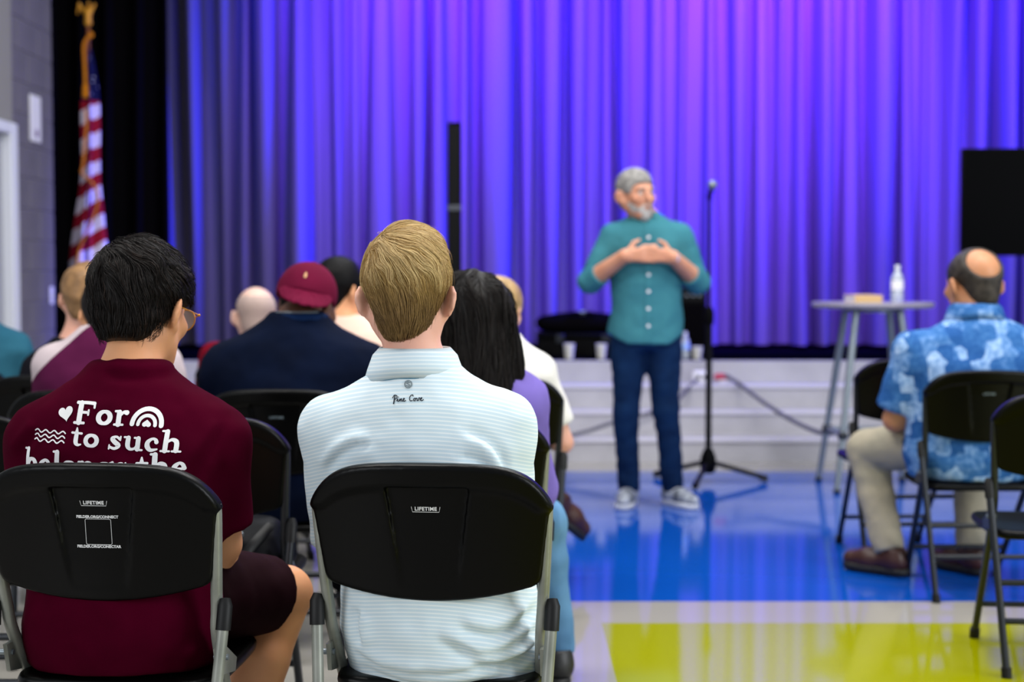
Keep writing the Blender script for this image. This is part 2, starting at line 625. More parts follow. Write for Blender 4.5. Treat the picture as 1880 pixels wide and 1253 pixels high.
class Print2D:
    def __init__(self):
        self.v, self.f = [], []
    def stroke(self, pts, closed=False, n=6, sm=True):
        """pts of (u, v, half width)"""
        q = catmull(pts, n, closed) if sm else [np.array(p, float) for p in pts]
        b = len(self.v)
        m = len(q)
        for i, p in enumerate(q):
            if closed:
                t = q[(i + 1) % (m - 1)][:2] - q[(i - 1) % (m - 1)][:2]
            else:
                t = q[min(i + 1, m - 1)][:2] - q[max(i - 1, 0)][:2]
            t = t / (np.linalg.norm(t) + 1e-9)
            nrm = np.array([-t[1], t[0]])
            r = max(p[2], 1e-4)
            self.v.append(tuple(p[:2] + nrm * r)); self.v.append(tuple(p[:2])); self.v.append(tuple(p[:2] - nrm * r))
        for i in range(m - 1):
            a = b + 3 * i
            self.f.append((a, a + 1, a + 4, a + 3)); self.f.append((a + 1, a + 2, a + 5, a + 4))
        if not closed:
            for i, sg in ((0, -1), (m - 1, 1)):
                p = q[i]
                t = (q[1] - q[0])[:2] if i == 0 else (q[-1] - q[-2])[:2]
                t = t / (np.linalg.norm(t) + 1e-9) * sg
                nrm = np.array([-t[1], t[0]])
                c = len(self.v)
                self.v.append(tuple(p[:2]))
                for k in range(9):
                    a = math.pi * k / 8 - math.pi / 2
                    self.v.append(tuple(p[:2] + (t * math.cos(a) + nrm * math.sin(a)) * p[2]))
                for k in range(8):
                    self.f.append((c, c + 1 + k, c + 2 + k))
        return self
    def poly(self, pts, c=None):
        c = np.mean(np.array(pts), axis=0) if c is None else c
        b = len(self.v)
        self.v.append(tuple(c))
        m = len(pts)
        for s in (0.33, 0.66, 1.0):
            for p in pts:
                self.v.append(tuple(np.array(c) + (np.array(p) - np.array(c)) * s))
        for i in range(m):
            j = (i + 1) % m
            self.f.append((b, b + 1 + i, b + 1 + j))
            for s in range(2):
                self.f.append((b + 1 + s * m + i, b + 1 + (s + 1) * m + i, b + 1 + (s + 1) * m + j, b + 1 + s * m + j))
        return self
    def place(self, name, material, parent, mapping, bvh, off=0.0012, direction=(0, 1, 0), start=-1.2):
        """mapping (u,v) -> (x,z) in the parent's space, dropped along +y on the surface below"""
        d = Vector(direction)
        out = []
        for u, v in self.v:
            x, z = mapping(u, v)
            h = bvh.ray_cast(Vector((x, start, z)), d)
            y = h[0].y if h[0] is not None else None
            out.append([x, y, z])
        ys = [o[1] for o in out if o[1] is not None]
        for o in out:
            if o[1] is None: o[1] = max(ys) if ys else 0
        me = bpy.data.meshes.new(name)
        me.from_pydata([(x, y - off, z) for x, y, z in out], [], self.f)
        me.update()
        return link(name, me, material, parent)

def bvh_of(me):
    return BVHTree.FromPolygons([v.co.copy() for v in me.vertices], [tuple(p.vertices) for p in me.polygons])

def text_print(body, size, align='CENTER', bold=0.0, space=1.0):
    """built-in typeface as flat triangles (u,v)"""
    cu = bpy.data.curves.new('lettering', 'FONT')
    cu.body = body; cu.size = size; cu.align_x = align; cu.align_y = 'CENTER'
    cu.offset = bold; cu.space_character = space; cu.resolution_u = 3
    o = bpy.data.objects.new('lettering', cu)
    COL.objects.link(o)
    dg = bpy.context.evaluated_depsgraph_get()
    me = bpy.data.meshes.new_from_object(o.evaluated_get(dg))
    p = Print2D()
    p.v = [(v.co.x, v.co.y) for v in me.vertices]
    p.f = [tuple(q.vertices) for q in me.polygons]
    bpy.data.objects.remove(o); bpy.data.curves.remove(cu); bpy.data.meshes.remove(me)
    return p

# ================================================================== materials
M = {}
M['black_plastic'] = mat('black_plastic', '#020202', 0.36, 0.13, bump=(420, 0.2, 0.0005))
M['frame_silver'] = mat('frame_silver', '#8f9189', 0.38, 0.5, 0.35, vary=('#7d8078', 14))
M['frame_dark'] = mat('frame_dark', '#24272c', 0.35, 0.5, 0.5)
M['rubber'] = mat('rubber', '#070708', 0.55, 0.3)
M['print_white'] = mat('print_white', '#d9d9d9', 0.6, 0.3)
M['print_ink'] = mat('print_ink', '#1c2430', 0.6, 0.2)
M['print_grey'] = mat('print_grey', '#6f7b80', 0.6, 0.2)
M['black_gear'] = mat('black_gear', '#030304', 0.6, 0.06, bump=(160, 0.3, 0.001))
M['black_metal'] = mat('black_metal', '#060608', 0.5, 0.12)
M['drape_black'] = mat('drape_black', (0.0025, 0.0022, 0.003, 1), 0.95, 0.0)
M['stage_black'] = mat('stage_black', (0.0015, 0.0015, 0.002, 1), 0.8, 0.0)
M['step_grey'] = mat('step_grey', '#b0aeb6', 0.6, 0.3, vary=('#a5a3ab', 5))
M['nosing'] = mat('nosing', '#c4c1ce', 0.5, 0.3)
M['block_paint'] = mat('block_paint', '#6d6971', 0.65, 0.25, bump=(60, 0.25, 0.001), vary=('#66636b', 3))
M['mortar'] = mat('mortar', '#7e7a84', 0.8, 0.2)
M['wall_cream'] = mat('wall_cream', '#88867f', 0.7, 0.2)
M['door_white'] = mat('door_white', '#9a9ca3', 0.5, 0.3)
M['jamb_white'] = mat('jamb_white', '#d4d6de', 0.45, 0.3)
M['paper_white'] = mat('paper_white', '#e2e0e6', 0.7, 0.2)
M['steel'] = mat('steel', '#7d868c', 0.35, 0.5, 0.6)
M['table_top'] = mat('table_top', '#8d8790', 0.3, 0.5)
M['screen'] = mat('screen', '#010102', 0.4, 0.02)
M['gold'] = mat('gold', '#d8962b', 0.45, 0.5, 0.3)
M['gold_fringe'] = mat('gold_fringe', '#d07d12', 0.8, 0.2)
M['cable_grey'] = mat('cable_grey', '#5c5b68', 0.6, 0.3)
M['red_plastic'] = mat('red_plastic', '#b03850', 0.5, 0.4)
M['wood_pole'] = mat('wood_pole', '#6a3018', 0.4, 0.4)
M['clear_plastic'] = mat('clear_plastic', '#dfe8f2', 0.12, 0.5, trans=0.55)
M['label_blue'] = mat('label_blue', '#93b1e6', 0.5, 0.4)
M['cup_paper'] = mat('cup_paper', '#cfcdc2', 0.6, 0.3)
M['kraft'] = mat('kraft', '#c9a877', 0.7, 0.2)

# ================================================================== setting
XR = 6.4
STEP_H, STEP_D, STEP_Y0 = 0.148, 0.28, 9.20
STAGE_Z = STEP_H * 4
STAGE_Y = STEP_Y0 + 3 * STEP_D

# floor with painted court colours
fm = mat('court_floor', '#9a9790', 0.07, 0.33)
nt, N, L, B = nodes(fm)
geo = N.new('ShaderNodeNewGeometry')
sep = N.new('ShaderNodeSeparateXYZ')
L.new(geo.outputs['Position'], sep.inputs[0])
X, Y = sep.outputs[0], sep.outputs[1]
def band(o, a, b):
    return math_node(nt, 'MULTIPLY', math_node(nt, 'GREATER_THAN', o, a), math_node(nt, 'LESS_THAN', o, b))
blue = math_node(nt, 'MULTIPLY', band(Y, 5.284, 8.78), math_node(nt, 'GREATER_THAN', X, -0.05))
white = math_node(nt, 'MULTIPLY', band(Y, 0.0, 5.284), math_node(nt, 'GREATER_THAN', X, -0.05))
yellow = math_node(nt, 'MULTIPLY', band(Y, 0.0, 4.955), math_node(nt, 'GREATER_THAN', X, 0.305))
noi = N.new('ShaderNodeTexNoise'); noi.inputs['Scale'].default_value = 2.2; noi.inputs['Detail'].default_value = 5
L.new(geo.outputs['Position'], noi.inputs['Vector'])
tile = mix_col(nt, noi.outputs['Fac'], hexc('#8f8c85'), hexc('#a3a099'))
c1 = mix_col(nt, white, tile, hexc('#95918a'))
c2 = mix_col(nt, blue, c1, hexc('#0749a6'))
c3 = mix_col(nt, yellow, c2, hexc('#8f9000'))
L.new(c3, B.inputs['Base Color'])
fl = MB().box(-3.3, XR, -3.0, STEP_Y0 + 0.02, -0.05, 0.0).build('floor', fm, smooth=False)
tag(fl, 'polished hall floor painted with blue, white and yellow court bands', 'floor', kind='structure')

# steps up to the stage
st = empty('stage_steps', (0, STEP_Y0, 0), label='light grey steps running along the front of the stage', cat='steps', kind='structure')
for k in range(1, 5):
    y0 = STEP_D * (k - 1)
    y1 = STEP_D * 3 + 0.03 if k == 4 else STEP_D * 3 + 0.0
    if k < 4:
        MB().box(-3.11, XR, y0, STEP_D * 3, STEP_H * (k - 1), STEP_H * k).build('step', M['step_grey'], st, smooth=False)
        MB().box(-3.11, XR, y0 - 0.012, y0 + 0.05, STEP_H * k - 0.02, STEP_H * k + 0.003, 0.004).build('nosing', M['nosing'], st)
    else:
        MB().box(-3.11, XR, y0, y0 + 0.06, STEP_H * 3, STEP_H * 4 - 0.002).build('riser', M['step_grey'], st, smooth=False)
sf = MB().box(-4.6, XR, STAGE_Y + 0.06, 13.0, 0, STAGE_Z).build('stage_floor', M['stage_black'], smooth=False)
tag(sf, 'black stage floor in front of the lit curtain', 'stage', kind='structure')

# left wall: painted blocks, door towards the hall
WX = -3.11
wl = MB().box(WX - 0.25, WX - 0.008, 9.12, 10.02, 0, 4.4).build('wall_left', M['mortar'], smooth=False)
tag(wl, 'grey painted block wall beside the stage opening', 'wall', kind='structure')
bl_me = MB().box(-0.03, 0, 0.004, 0.396, 0.004, 0.196, 0.005).mesh('block')
half_me = MB().box(-0.03, 0, 0.004, 0.196, 0.004, 0.196, 0.005).mesh('block_half')
edge_me = MB().box(-0.03, 0, 0.004, 0.096, 0.004, 0.196, 0.005).mesh('block_edge')
for r in range(22):
    y = 9.12
    seq = [bl_me, bl_me, edge_me] if r % 2 == 0 else [half_me, bl_me, half_me, edge_me]
    for me_ in seq:
        o = link('block', me_, M['block_paint'], wl, smooth=False)
        o.location = (WX, y, r * 0.2)
        y += {bl_me: 0.4, half_me: 0.2, edge_me: 0.1}[me_]
wn = MB().box(WX - 0.25, WX + 0.03, 9.02, 9.12, 0, 4.4).box(WX - 0.25, WX + 0.03, 6.0, 8.06, 0, 4.4).box(WX - 0.25, WX + 0.03, 8.06, 9.02, 2.09, 4.4).build('wall_left_near', M['wall_cream'], smooth=False)
tag(wn, 'pale plastered wall around the side door', 'wall', kind='structure')
dr = empty('door_1', (WX, 8.55, 0), label='white side door in the left wall with pale frame', cat='door', kind='structure')
MB().box(-0.06, 0.0, -0.48, 0.46, 0.01, 2.04, 0.004).build('door_leaf', M['door_white'], dr)
MB().box(-0.03, 0.06, 0.46, 0.58, 0.0, 2.11, 0.006).build('jamb', M['jamb_white'], dr)
MB().box(-0.03, 0.06, -0.58, -0.48, 0.0, 2.11, 0.006).build('jamb', M['jamb_white'], dr)
MB().box(-0.03, 0.06, -0.48, 0.46, 2.04, 2.11, 0.006).build('head_jamb', M['jamb_white'], dr)
MB().tube([(0.0, -0.4, 1.0), (0.05, -0.4, 1.0), (0.05, -0.28, 1.0)], 0.009).build('door_handle', M['steel'], dr)

# ---- black backstage drapes
def drape(name, x0, x1, y, z0, z1, amp, wl_, seed, material, nz=10):
    rng = np.random.default_rng(seed)
    nx = int((x1 - x0) / 0.02)
    xs = np.linspace(x0, x1, nx)
    zs = np.linspace(z0, z1, nz)
    ph = np.cumsum(rng.uniform(0.6, 1.4, nx)) * (x1 - x0) / nx / wl_ * 2 * math.pi
    v = np.zeros((nz, nx, 3))
    for i, z in enumerate(zs):
        v[i, :, 0] = xs
        v[i, :, 1] = y + amp * np.sin(ph + 0.3 * math.sin(z * 1.3)) * (0.7 + 0.3 * (z1 - z) / (z1 - z0))
        v[i, :, 2] = z
    a = np.arange(nz - 1)[:, None] * nx + np.arange(nx - 1)[None, :]
    q = np.stack([a, a + 1, a + nx + 1, a + nx], -1).reshape(-1, 4)
    o = link(name, mesh_np(name, v.reshape(-1, 3), q), material)
    sm_ = o.modifiers.new('thickness', 'SOLIDIFY'); sm_.thickness = 0.006
    return o
tag(drape('side_drape', -4.5, -2.58, 11.15, STAGE_Z + 0.01, 4.9, 0.05, 0.22, 3, M['drape_black']),
    'black side drape masking the left wing of the stage', 'curtain')
tag(MB().box(-4.62, -4.56, 10.0, 13.0, 0, 5.2).build('wall_wing', M['drape_black'], smooth=False), 'black wall of the stage wing', 'wall', kind='structure')
tag(MB().box(-4.62, -3.35, 10.02, 10.06, 0, 5.2).build('wall_proscenium', M['drape_black'], smooth=False), 'black back of the proscenium wall', 'wall', kind='structure')
tag(MB().box(-4.62, XR, 12.7, 12.8, 0, 5.2).build('wall_stage_rear', M['drape_black'], smooth=False), 'black rear wall behind the stage curtain', 'wall', kind='structure')

# ---- the big silver curtain with pleats
def big_curtain():
    rng = np.random.default_rng(21)
    x0, x1, z0, z1 = -2.80, XR - 0.1, STAGE_Z + 0.035, 4.9
    knots = [x0 - 0.03]
    while knots[-1] < x1 + 1:
        knots.append(knots[-1] + rng.choice([0.12, 0.16, 0.20, 0.25, 0.32], p=[.15, .25, .3, .2, .1]))
    knots = np.array(knots)
    m = len(knots)
    amps = rng.uniform(0.16, 0.30, m)
    drift = rng.uniform(-0.05, 0.05, m)
    ph = rng.uniform(0, 6.28, m)
    rw0 = rng.uniform(0.30, 0.52, m)
    nx, nz = 3200, 40
    xs = np.linspace(x0, x1, nx)
    v = np.zeros((nz, nx, 3))
    for i in range(nz):
        u = i / (nz - 1)
        z = z0 + (z1 - z0) * u
        kk = np.maximum.accumulate(knots + drift * (1 - u) * 0.9 + np.arange(m) * 1e-4)
        idx = np.clip(np.searchsorted(kk, xs) - 1, 0, m - 2)
        w = np.maximum(kk[idx + 1] - kk[idx], 1e-3)
        t = np.clip((xs - kk[idx]) / w, 0, 1)
        rw = rw0[idx] * (0.85 + 0.35 * np.sin(2.6 * u + ph[idx]))
        c = 0.5 + 0.10 * np.sin(ph[idx] * 3)
        d = np.abs(t - c) / (rw * 0.5)                      # 1 at the edge of the ridge
        wall = 0.16 / (rw * 0.5)
        q = np.clip((d - 1) / wall, 0, 1)
        prof = 1 - q * q * (3 - 2 * q)
        prof = prof * (1 - 0.14 * np.clip(d, 0, 1.3) ** 2) - 0.05 * np.sin(np.pi * 2 * t + ph[idx]) * (q > 0.95)
        a = amps[idx] * np.clip(w / 0.18, 0.5, 1.15) * (0.85 + 0.3 * np.sin(3.1 * u + ph[idx]))
        v[i, :, 0] = xs
        v[i, :, 1] = 11.76 - a * prof + 0.02 * np.sin(xs * 1.7 + 2 * u)
        v[i, :, 2] = z
    a = np.arange(nz - 1)[:, None] * nx + np.arange(nx - 1)[None, :]
    q = np.stack([a, a + 1, a + nx + 1, a + nx], -1).reshape(-1, 4)
    m = mat('curtain_silver', '#5a5568', 0.75, 0.08)
    o = link('stage_curtain', mesh_np('stage_curtain', v.reshape(-1, 3), q), m)
    return tag(o, 'pleated silver grey stage curtain washed in blue and violet light', 'curtain')
big_curtain()

# ---- signs on the wall
sg = empty('wall_sign', (WX + 0.004, 9.63, 2.195), label='narrow white notice fixed high on the grey block wall', cat='sign')
MB().box(-0.004, 0.008, -0.10, 0.10, -0.15, 0.15, 0.003).build('plate', M['paper_white'], sg)
MB().lathe([(0.028, 0), (0.028, 0.002)], 16).build('round_mark', mat('mark_purple', '#6b4a78', 0.6), sg).rotation_euler = (0, math.pi / 2, 0)
sg.children[-1].location = (0.008, 0.01, -0.095)
sw = empty('light_switch', (WX + 0.001, 9.93, 1.04), label='small pale switch plate at the edge of the block wall', cat='switch')
MB().box(0, 0.007, -0.036, 0.036, -0.06, 0.06, 0.003).build('plate', M['paper_white'], sw)
MB().box(0.007, 0.014, -0.012, 0.012, -0.022, 0.022, 0.003).build('rocker', M['jamb_white'], sw)

# ---- flag on its pole
def flag():
    b = W(165, 300, 10.5)
    root = empty('flag', (b.x, 10.5, STAGE_Z), label='draped red and white striped flag on a pole before black drape', cat='flag')
    MB().lathe([(0.14, 0), (0.14, 0.02), (0.10, 0.04), (0.03, 0.07), (0.02, 0.12)], 24).build('base', M['gold'], root)
    MB().tube([(0, 0, 0.1), (0, 0, 2.34)], 0.013, 10).build('pole', M['wood_pole'], root)
    MB().tube([(0, 0, 1.15), (0, 0, 1.42)], 0.0165, 10).build('pole_joint', M['gold'], root)
    # eagle finial: ball, body, two raised wings
    e = Field()
    e.ell((0, 0, 2.37), (0.028, 0.028, 0.03), 0.01).cone((0, 0, 2.39), (0, 0, 2.47), 0.022, 0.014, 0.01)
    e.cone((0, 0, 2.42), (-0.065, 0, 2.50), 0.02, 0.008, 0.015).cone((0, 0, 2.42), (0.05, 0, 2.50), 0.02, 0.008, 0.015)
    e.cone((-0.06, 0, 2.5), (-0.075, 0, 2.43), 0.012, 0.006, 0.01).ell((0.01, -0.01, 2.5), (0.014, 0.02, 0.014), 0.01)
    link('eagle_finial', e.mesh('eagle_finial', 0.006), M['gold'], root)
    # cloth gathered round the pole
    nz, na = 70, 60
    z_top, z_bot = 2.18, 0.40
    v = np.zeros((nz, na, 3))
    for i in range(nz):
        u = i / (nz - 1)
        z = z_top + (z_bot - z_top) * u
        r = 0.022 + 0.075 * min(1, u * 1.6) ** 0.9 + 0.02 * math.sin(u * 9)
        for j in range(na):
            a = 2 * math.pi * j / (na - 1) * 0.97 - 1.4
            rr = r * (0.72 + 0.34 * math.sin(4 * a + 3.0 * u) + 0.12 * math.sin(9 * a + 1 + 5 * u)) * (0.75 + 0.5 * u if math.sin(a) < 0.3 else 1)
            v[i, j] = (math.cos(a) * rr + 0.012 * math.sin(5 * u), math.sin(a) * rr * 0.9, z - 0.02 * math.cos(4 * a) * u)
    ai = np.arange(nz - 1)[:, None] * na + np.arange(na - 1)[None, :]
    q = np.stack([ai, ai + na, ai + na + 1, ai + 1], -1).reshape(-1, 4)
    m = mat('flag_cloth', '#a01830', 0.8, 0.15)
    nt, N, L, B = nodes(m)
    tc = N.new('ShaderNodeTexCoord'); sp = N.new('ShaderNodeSeparateXYZ')
    L.new(tc.outputs['Object'], sp.inputs[0])
    nz_ = N.new('ShaderNodeTexNoise'); nz_.inputs['Scale'].default_value = 6
    L.new(tc.outputs['Object'], nz_.inputs['Vector'])
    s = math_node(nt, 'ADD', sp.outputs[2], math_node(nt, 'MULTIPLY', sp.outputs[0], -0.55))
    s = math_node(nt, 'ADD', s, math_node(nt, 'MULTIPLY', nz_.outputs['Fac'], 0.06))
    fr = math_node(nt, 'FRACT', math_node(nt, 'MULTIPLY', s, 5.0))
    w = math_node(nt, 'GREATER_THAN', fr, 0.5)
    stripes = mix_col(nt, w, hexc('#8e1028'), hexc('#cdc4da'))
    canton = math_node(nt, 'GREATER_THAN', sp.outputs[2], 1.82)
    vo = N.new('ShaderNodeTexVoronoi'); vo.inputs['Scale'].default_value = 24
    L.new(tc.outputs['Object'], vo.inputs['Vector'])
    stars = mix_col(nt, math_node(nt, 'LESS_THAN', vo.outputs['Distance'], 0.16), hexc('#0a0d38'), hexc('#c8c8dc'))
    L.new(mix_col(nt, canton, stripes, stars), B.inputs['Base Color'])
    cl = link('flag_cloth', mesh_np('flag_cloth', v.reshape(-1, 3), q), m, root)
    cl.modifiers.new('thickness', 'SOLIDIFY').thickness = 0.003
    # gold fringe winding down the free edge, cord with tassels at the top
    fr_pts = [(a_, b_ - 0.022, c_) for a_, b_, c_ in [(0.005, -0.075, 1.74), (0.012, -0.10, 1.6), (-0.012, -0.105, 1.36), (-0.02, -0.11, 1.30), (0.06, -0.105, 1.22), (0.085, -0.08, 1.12), (0.05, -0.10, 0.98), (0.0, -0.12, 0.86), (-0.05, -0.115, 0.74), (-0.075, -0.10, 0.55)]]
    pts = [tuple(p) for p in catmull(fr_pts, 6)]
    MB().tube(pts, 0.016, 8, flat=0.5).build('fringe', M['gold_fringe'], cl)
    cd = [tuple(p) for p in catmull([(0, 0, 2.31), (0.03, -0.01, 2.28), (0.0, -0.02, 2.26), (-0.025, -0.02, 2.2), (-0.02, -0.025, 2.05), (-0.015, -0.03, 1.92)], 5)]
    MB().tube(cd, 0.012, 8).build('cord', M['gold_fringe'], root)
    MB().lathe([(0.01, 0.1), (0.022, 0.08), (0.025, 0), (0.0, 0)][::-1], 10, (-0.015, -0.03, 1.84)).build('tassel', M['gold_fringe'], root)
flag()

# ---- column loudspeaker behind the audience
def column_speaker():
    x = W(835, 500, 8.9).x
    root = empty('column_speaker', (x, 8.9, 0), label='slim black column loudspeaker standing before the curtain', cat='speaker')
    MB().box(-0.17, 0.17, -0.2, 0.2, 0.02, 0.46, 0.012).build('bass_cabinet', M['black_gear'], root)
    MB().box(-0.15, 0.15, -0.206, -0.2, 0.06, 0.42, 0.002).build('grille', M['black_metal'], root)
    for dx in (-0.13, 0.13):
        for dy in (-0.16, 0.16):
            MB().lathe([(0.02, 0), (0.02, 0.02)], 12, (dx, dy, 0)).build('foot', M['rubber'], root)
    for (z0, z1) in ((0.46, 1.02), (1.02, 1.58), (1.585, 2.095)):
        s_ = MB().box(-0.040, 0.040, -0.045, 0.045, z0, z1, 0.006).build('column_segment', M['black_gear'], root)
        MB().box(-0.034, 0.034, -0.048, -0.045, z0 + 0.02, z1 - 0.02, 0.001).build('grille', M['black_metal'], s_)
    MB().box(-0.0415, 0.0415, -0.0495, 0.0465, 1.565, 1.60, 0.003).build('joint_collar', mat('collar_grey', '#3a3d45', 0.5), root)
column_speaker()

# ---- screen on a rolling stand
def tv():
    c = W(1767, 370, 8.7)
    x0 = c.x
    root = empty('television', (x0 + 0.58, 8.7, 0), math.radians(-3), label='large black flat screen on a stand at the right edge', cat='television')
    z0, z1 = W(1800, 470, 8.7).z, W(1800, 272, 8.7).z
    MB().box(-0.58, 0.58, -0.02, 0.03, z0, z1, 0.006).build('housing', M['black_gear'], root)
    MB().box(-0.57, 0.57, -0.023, -0.0195, z0 + 0.016, z1 - 0.010).build('screen', M['screen'], root, smooth=False)
    MB().box(-0.2, 0.2, 0.03, 0.06, (z0 + z1) / 2 - 0.15, (z0 + z1) / 2 + 0.15, 0.004).build('mount', M['black_metal'], root)
    for sx in (-0.12, 0.12):
        MB().tube([(sx, 0.08, 0.12), (sx, 0.08, 1.75)], 0.02, 12).build('post', M['black_metal'], root)
        MB().box(sx - 0.03, sx + 0.03, -0.35, 0.4, 0.08, 0.12, 0.008).build('foot_bar', M['black_metal'], root)
        for yy in (-0.32, 0.37):
            o = MB().lathe([(0.04, -0.015), (0.04, 0.015)], 14).build('castor', M['rubber'], root)
            o.rotation_euler = (0, math.pi / 2, 0); o.location = (sx, yy, 0.04)
    MB().box(-0.12, 0.12, 0.06, 0.1, 0.6, 0.64, 0.004).build('cross_bar', M['black_metal'], root)
tv()

# ---- bar-height table with splayed legs
TB = W(1602, 890, 8.15)
def high_table():
    root = empty('high_table', (W(1602, 555, 8.15).x, 8.15, 0), label='tall round bar table with splayed grey metal legs', cat='table')
    H = 1.03
    MB().lathe([(0.30, H - 0.032), (0.325, H - 0.028), (0.333, H - 0.016), (0.333, H - 0.006), (0.328, H)], 48).build('table_top', M['table_top'], root)
    MB().lathe([(0.16, H - 0.055), (0.16, H - 0.032)], 24).build('mount_plate', M['steel'], root)
    tops = [(-0.12, -0.12), (0.12, -0.12), (0.12, 0.12), (-0.12, 0.12)]
    feet = [(-0.24, -0.24), (0.24, -0.24), (0.24, 0.24), (-0.24, 0.24)]
    for (a, b), (c, d) in zip(tops, feet):
        l = MB().tube([(a, b, H - 0.04), (c, d, 0.012)], [0.022, 0.017], 12).build('leg', M['steel'], root)
        MB().lathe([(0.02, 0), (0.02, 0.02)], 12, (c, d, 0)).build('foot_cap', M['rubber'], l)
    t = 0.69
    P = [(tops[i][0] + (feet[i][0] - tops[i][0]) * t, tops[i][1] + (feet[i][1] - tops[i][1]) * t, (H - 0.04) * (1 - t)) for i in range(4)]
    for i in range(4):
        MB().tube([P[i], P[(i + 1) % 4]], 0.013, 10).build('foot_rail', M['steel'], root)
    for i in range(4):
        MB().sphere(P[i], 0.03, 12, 8).build('rail_joint', M['frame_dark'], root)
    return root
high_table()
def bottle(x, y, z, h, label, tint):
    root = empty('water_bottle', (x, y, z), label=label, cat='bottle')
    r = h * 0.165
    MB().lathe([(r * 0.9, 0), (r, 0.01), (r, h * 0.26), (r * 0.94, h * 0.30), (r, h * 0.34), (r, h * 0.58), (r * 0.9, h * 0.68), (r * 0.5, h * 0.82), (r * 0.38, h * 0.86), (r * 0.38, h * 0.9)], 24).build('bottle_body', M['clear_plastic'], root)
    MB().lathe([(r * 1.01, h * 0.34), (r * 1.01, h * 0.58)], 24, cap=False).build('label', tint, root)
    MB().lathe([(r * 0.44, h * 0.89), (r * 0.44, h), (r * 0.4, h)], 18).build('cap', M['jamb_white'], root)
bx = W(1647, 552, 8.12)
bottle(bx.x, 8.12, 1.03, 0.205, 'clear water bottle standing on the tall round table', M['paper_white'])
bk = W(1584, 550, 8.1)
root = empty('book', (bk.x, 8.1, 1.03), math.radians(4), label='thick tan covered book lying on the tall round table', cat='book')
MB().box(-0.074, 0.070, -0.10, 0.10, 0.004, 0.036, 0.002).build('pages', M['paper_white'], root)
MB().box(-0.078, 0.076, -0.105, 0.105, 0.036, 0.041, 0.002).build('cover', M['kraft'], root)
MB().box(-0.078, 0.076, -0.105, 0.105, 0.0, 0.005, 0.002).build('cover', M['kraft'], root)
MB().box(-0.078, 0.076, -0.109, -0.102, 0.0, 0.041, 0.002).build('spine', M['kraft'], root)

# ---- microphone stand
def mic_stand():
    b = W(1300, 885, 8.35)
    root = empty('microphone_stand', (b.x, 8.35, 0), label='black tripod microphone stand beside the standing speaker', cat='stand')
    MB().tube([(0, 0, 0.1), (0, 0, 0.95)], 0.018, 12).build('lower_pole', M['black_metal'], root)
    MB().tube([(0, 0, 0.93), (0, 0, 1.60)], 0.010, 12).build('upper_pole', M['black_metal'], root)
    MB().lathe([(0.026, 0.90), (0.028, 0.92), (0.028, 0.97), (0.016, 1.0)], 16).build('clutch', M['black_gear'], root)
    MB().lathe([(0.03, 0.05), (0.045, 0.07), (0.045, 0.14), (0.025, 0.19)], 16).build('hub', M['black_gear'], root)
    for a in (-5, 250, 150):
        c, s = math.cos(math.radians(a)), math.sin(math.radians(a))
        l = MB().tube([(c * 0.03, s * 0.03, 0.11), (c * 0.31, s * 0.31, 0.03)], 0.014, 10).build('leg', M['black_metal'], root)
        MB().tube([(c * 0.29, s * 0.29, 0.034), (c * 0.335, s * 0.335, 0.019)], 0.019, 10).build('rubber_foot', M['rubber'], l)
    MB().tube([(0, 0, 1.60), (0, -0.02, 1.64), (0, -0.05, 1.66)], 0.012, 10).build('clip', M['black_gear'], root)
    m = MB().tube([(0, 0.03, 1.62), (0, -0.09, 1.675)], [0.012, 0.018], 12).build('microphone', M['black_metal'], root)
    MB().sphere((0, -0.105, 1.683), 0.027, 14, 10).build('microphone_grille', M['steel'], m)
mic_stand()

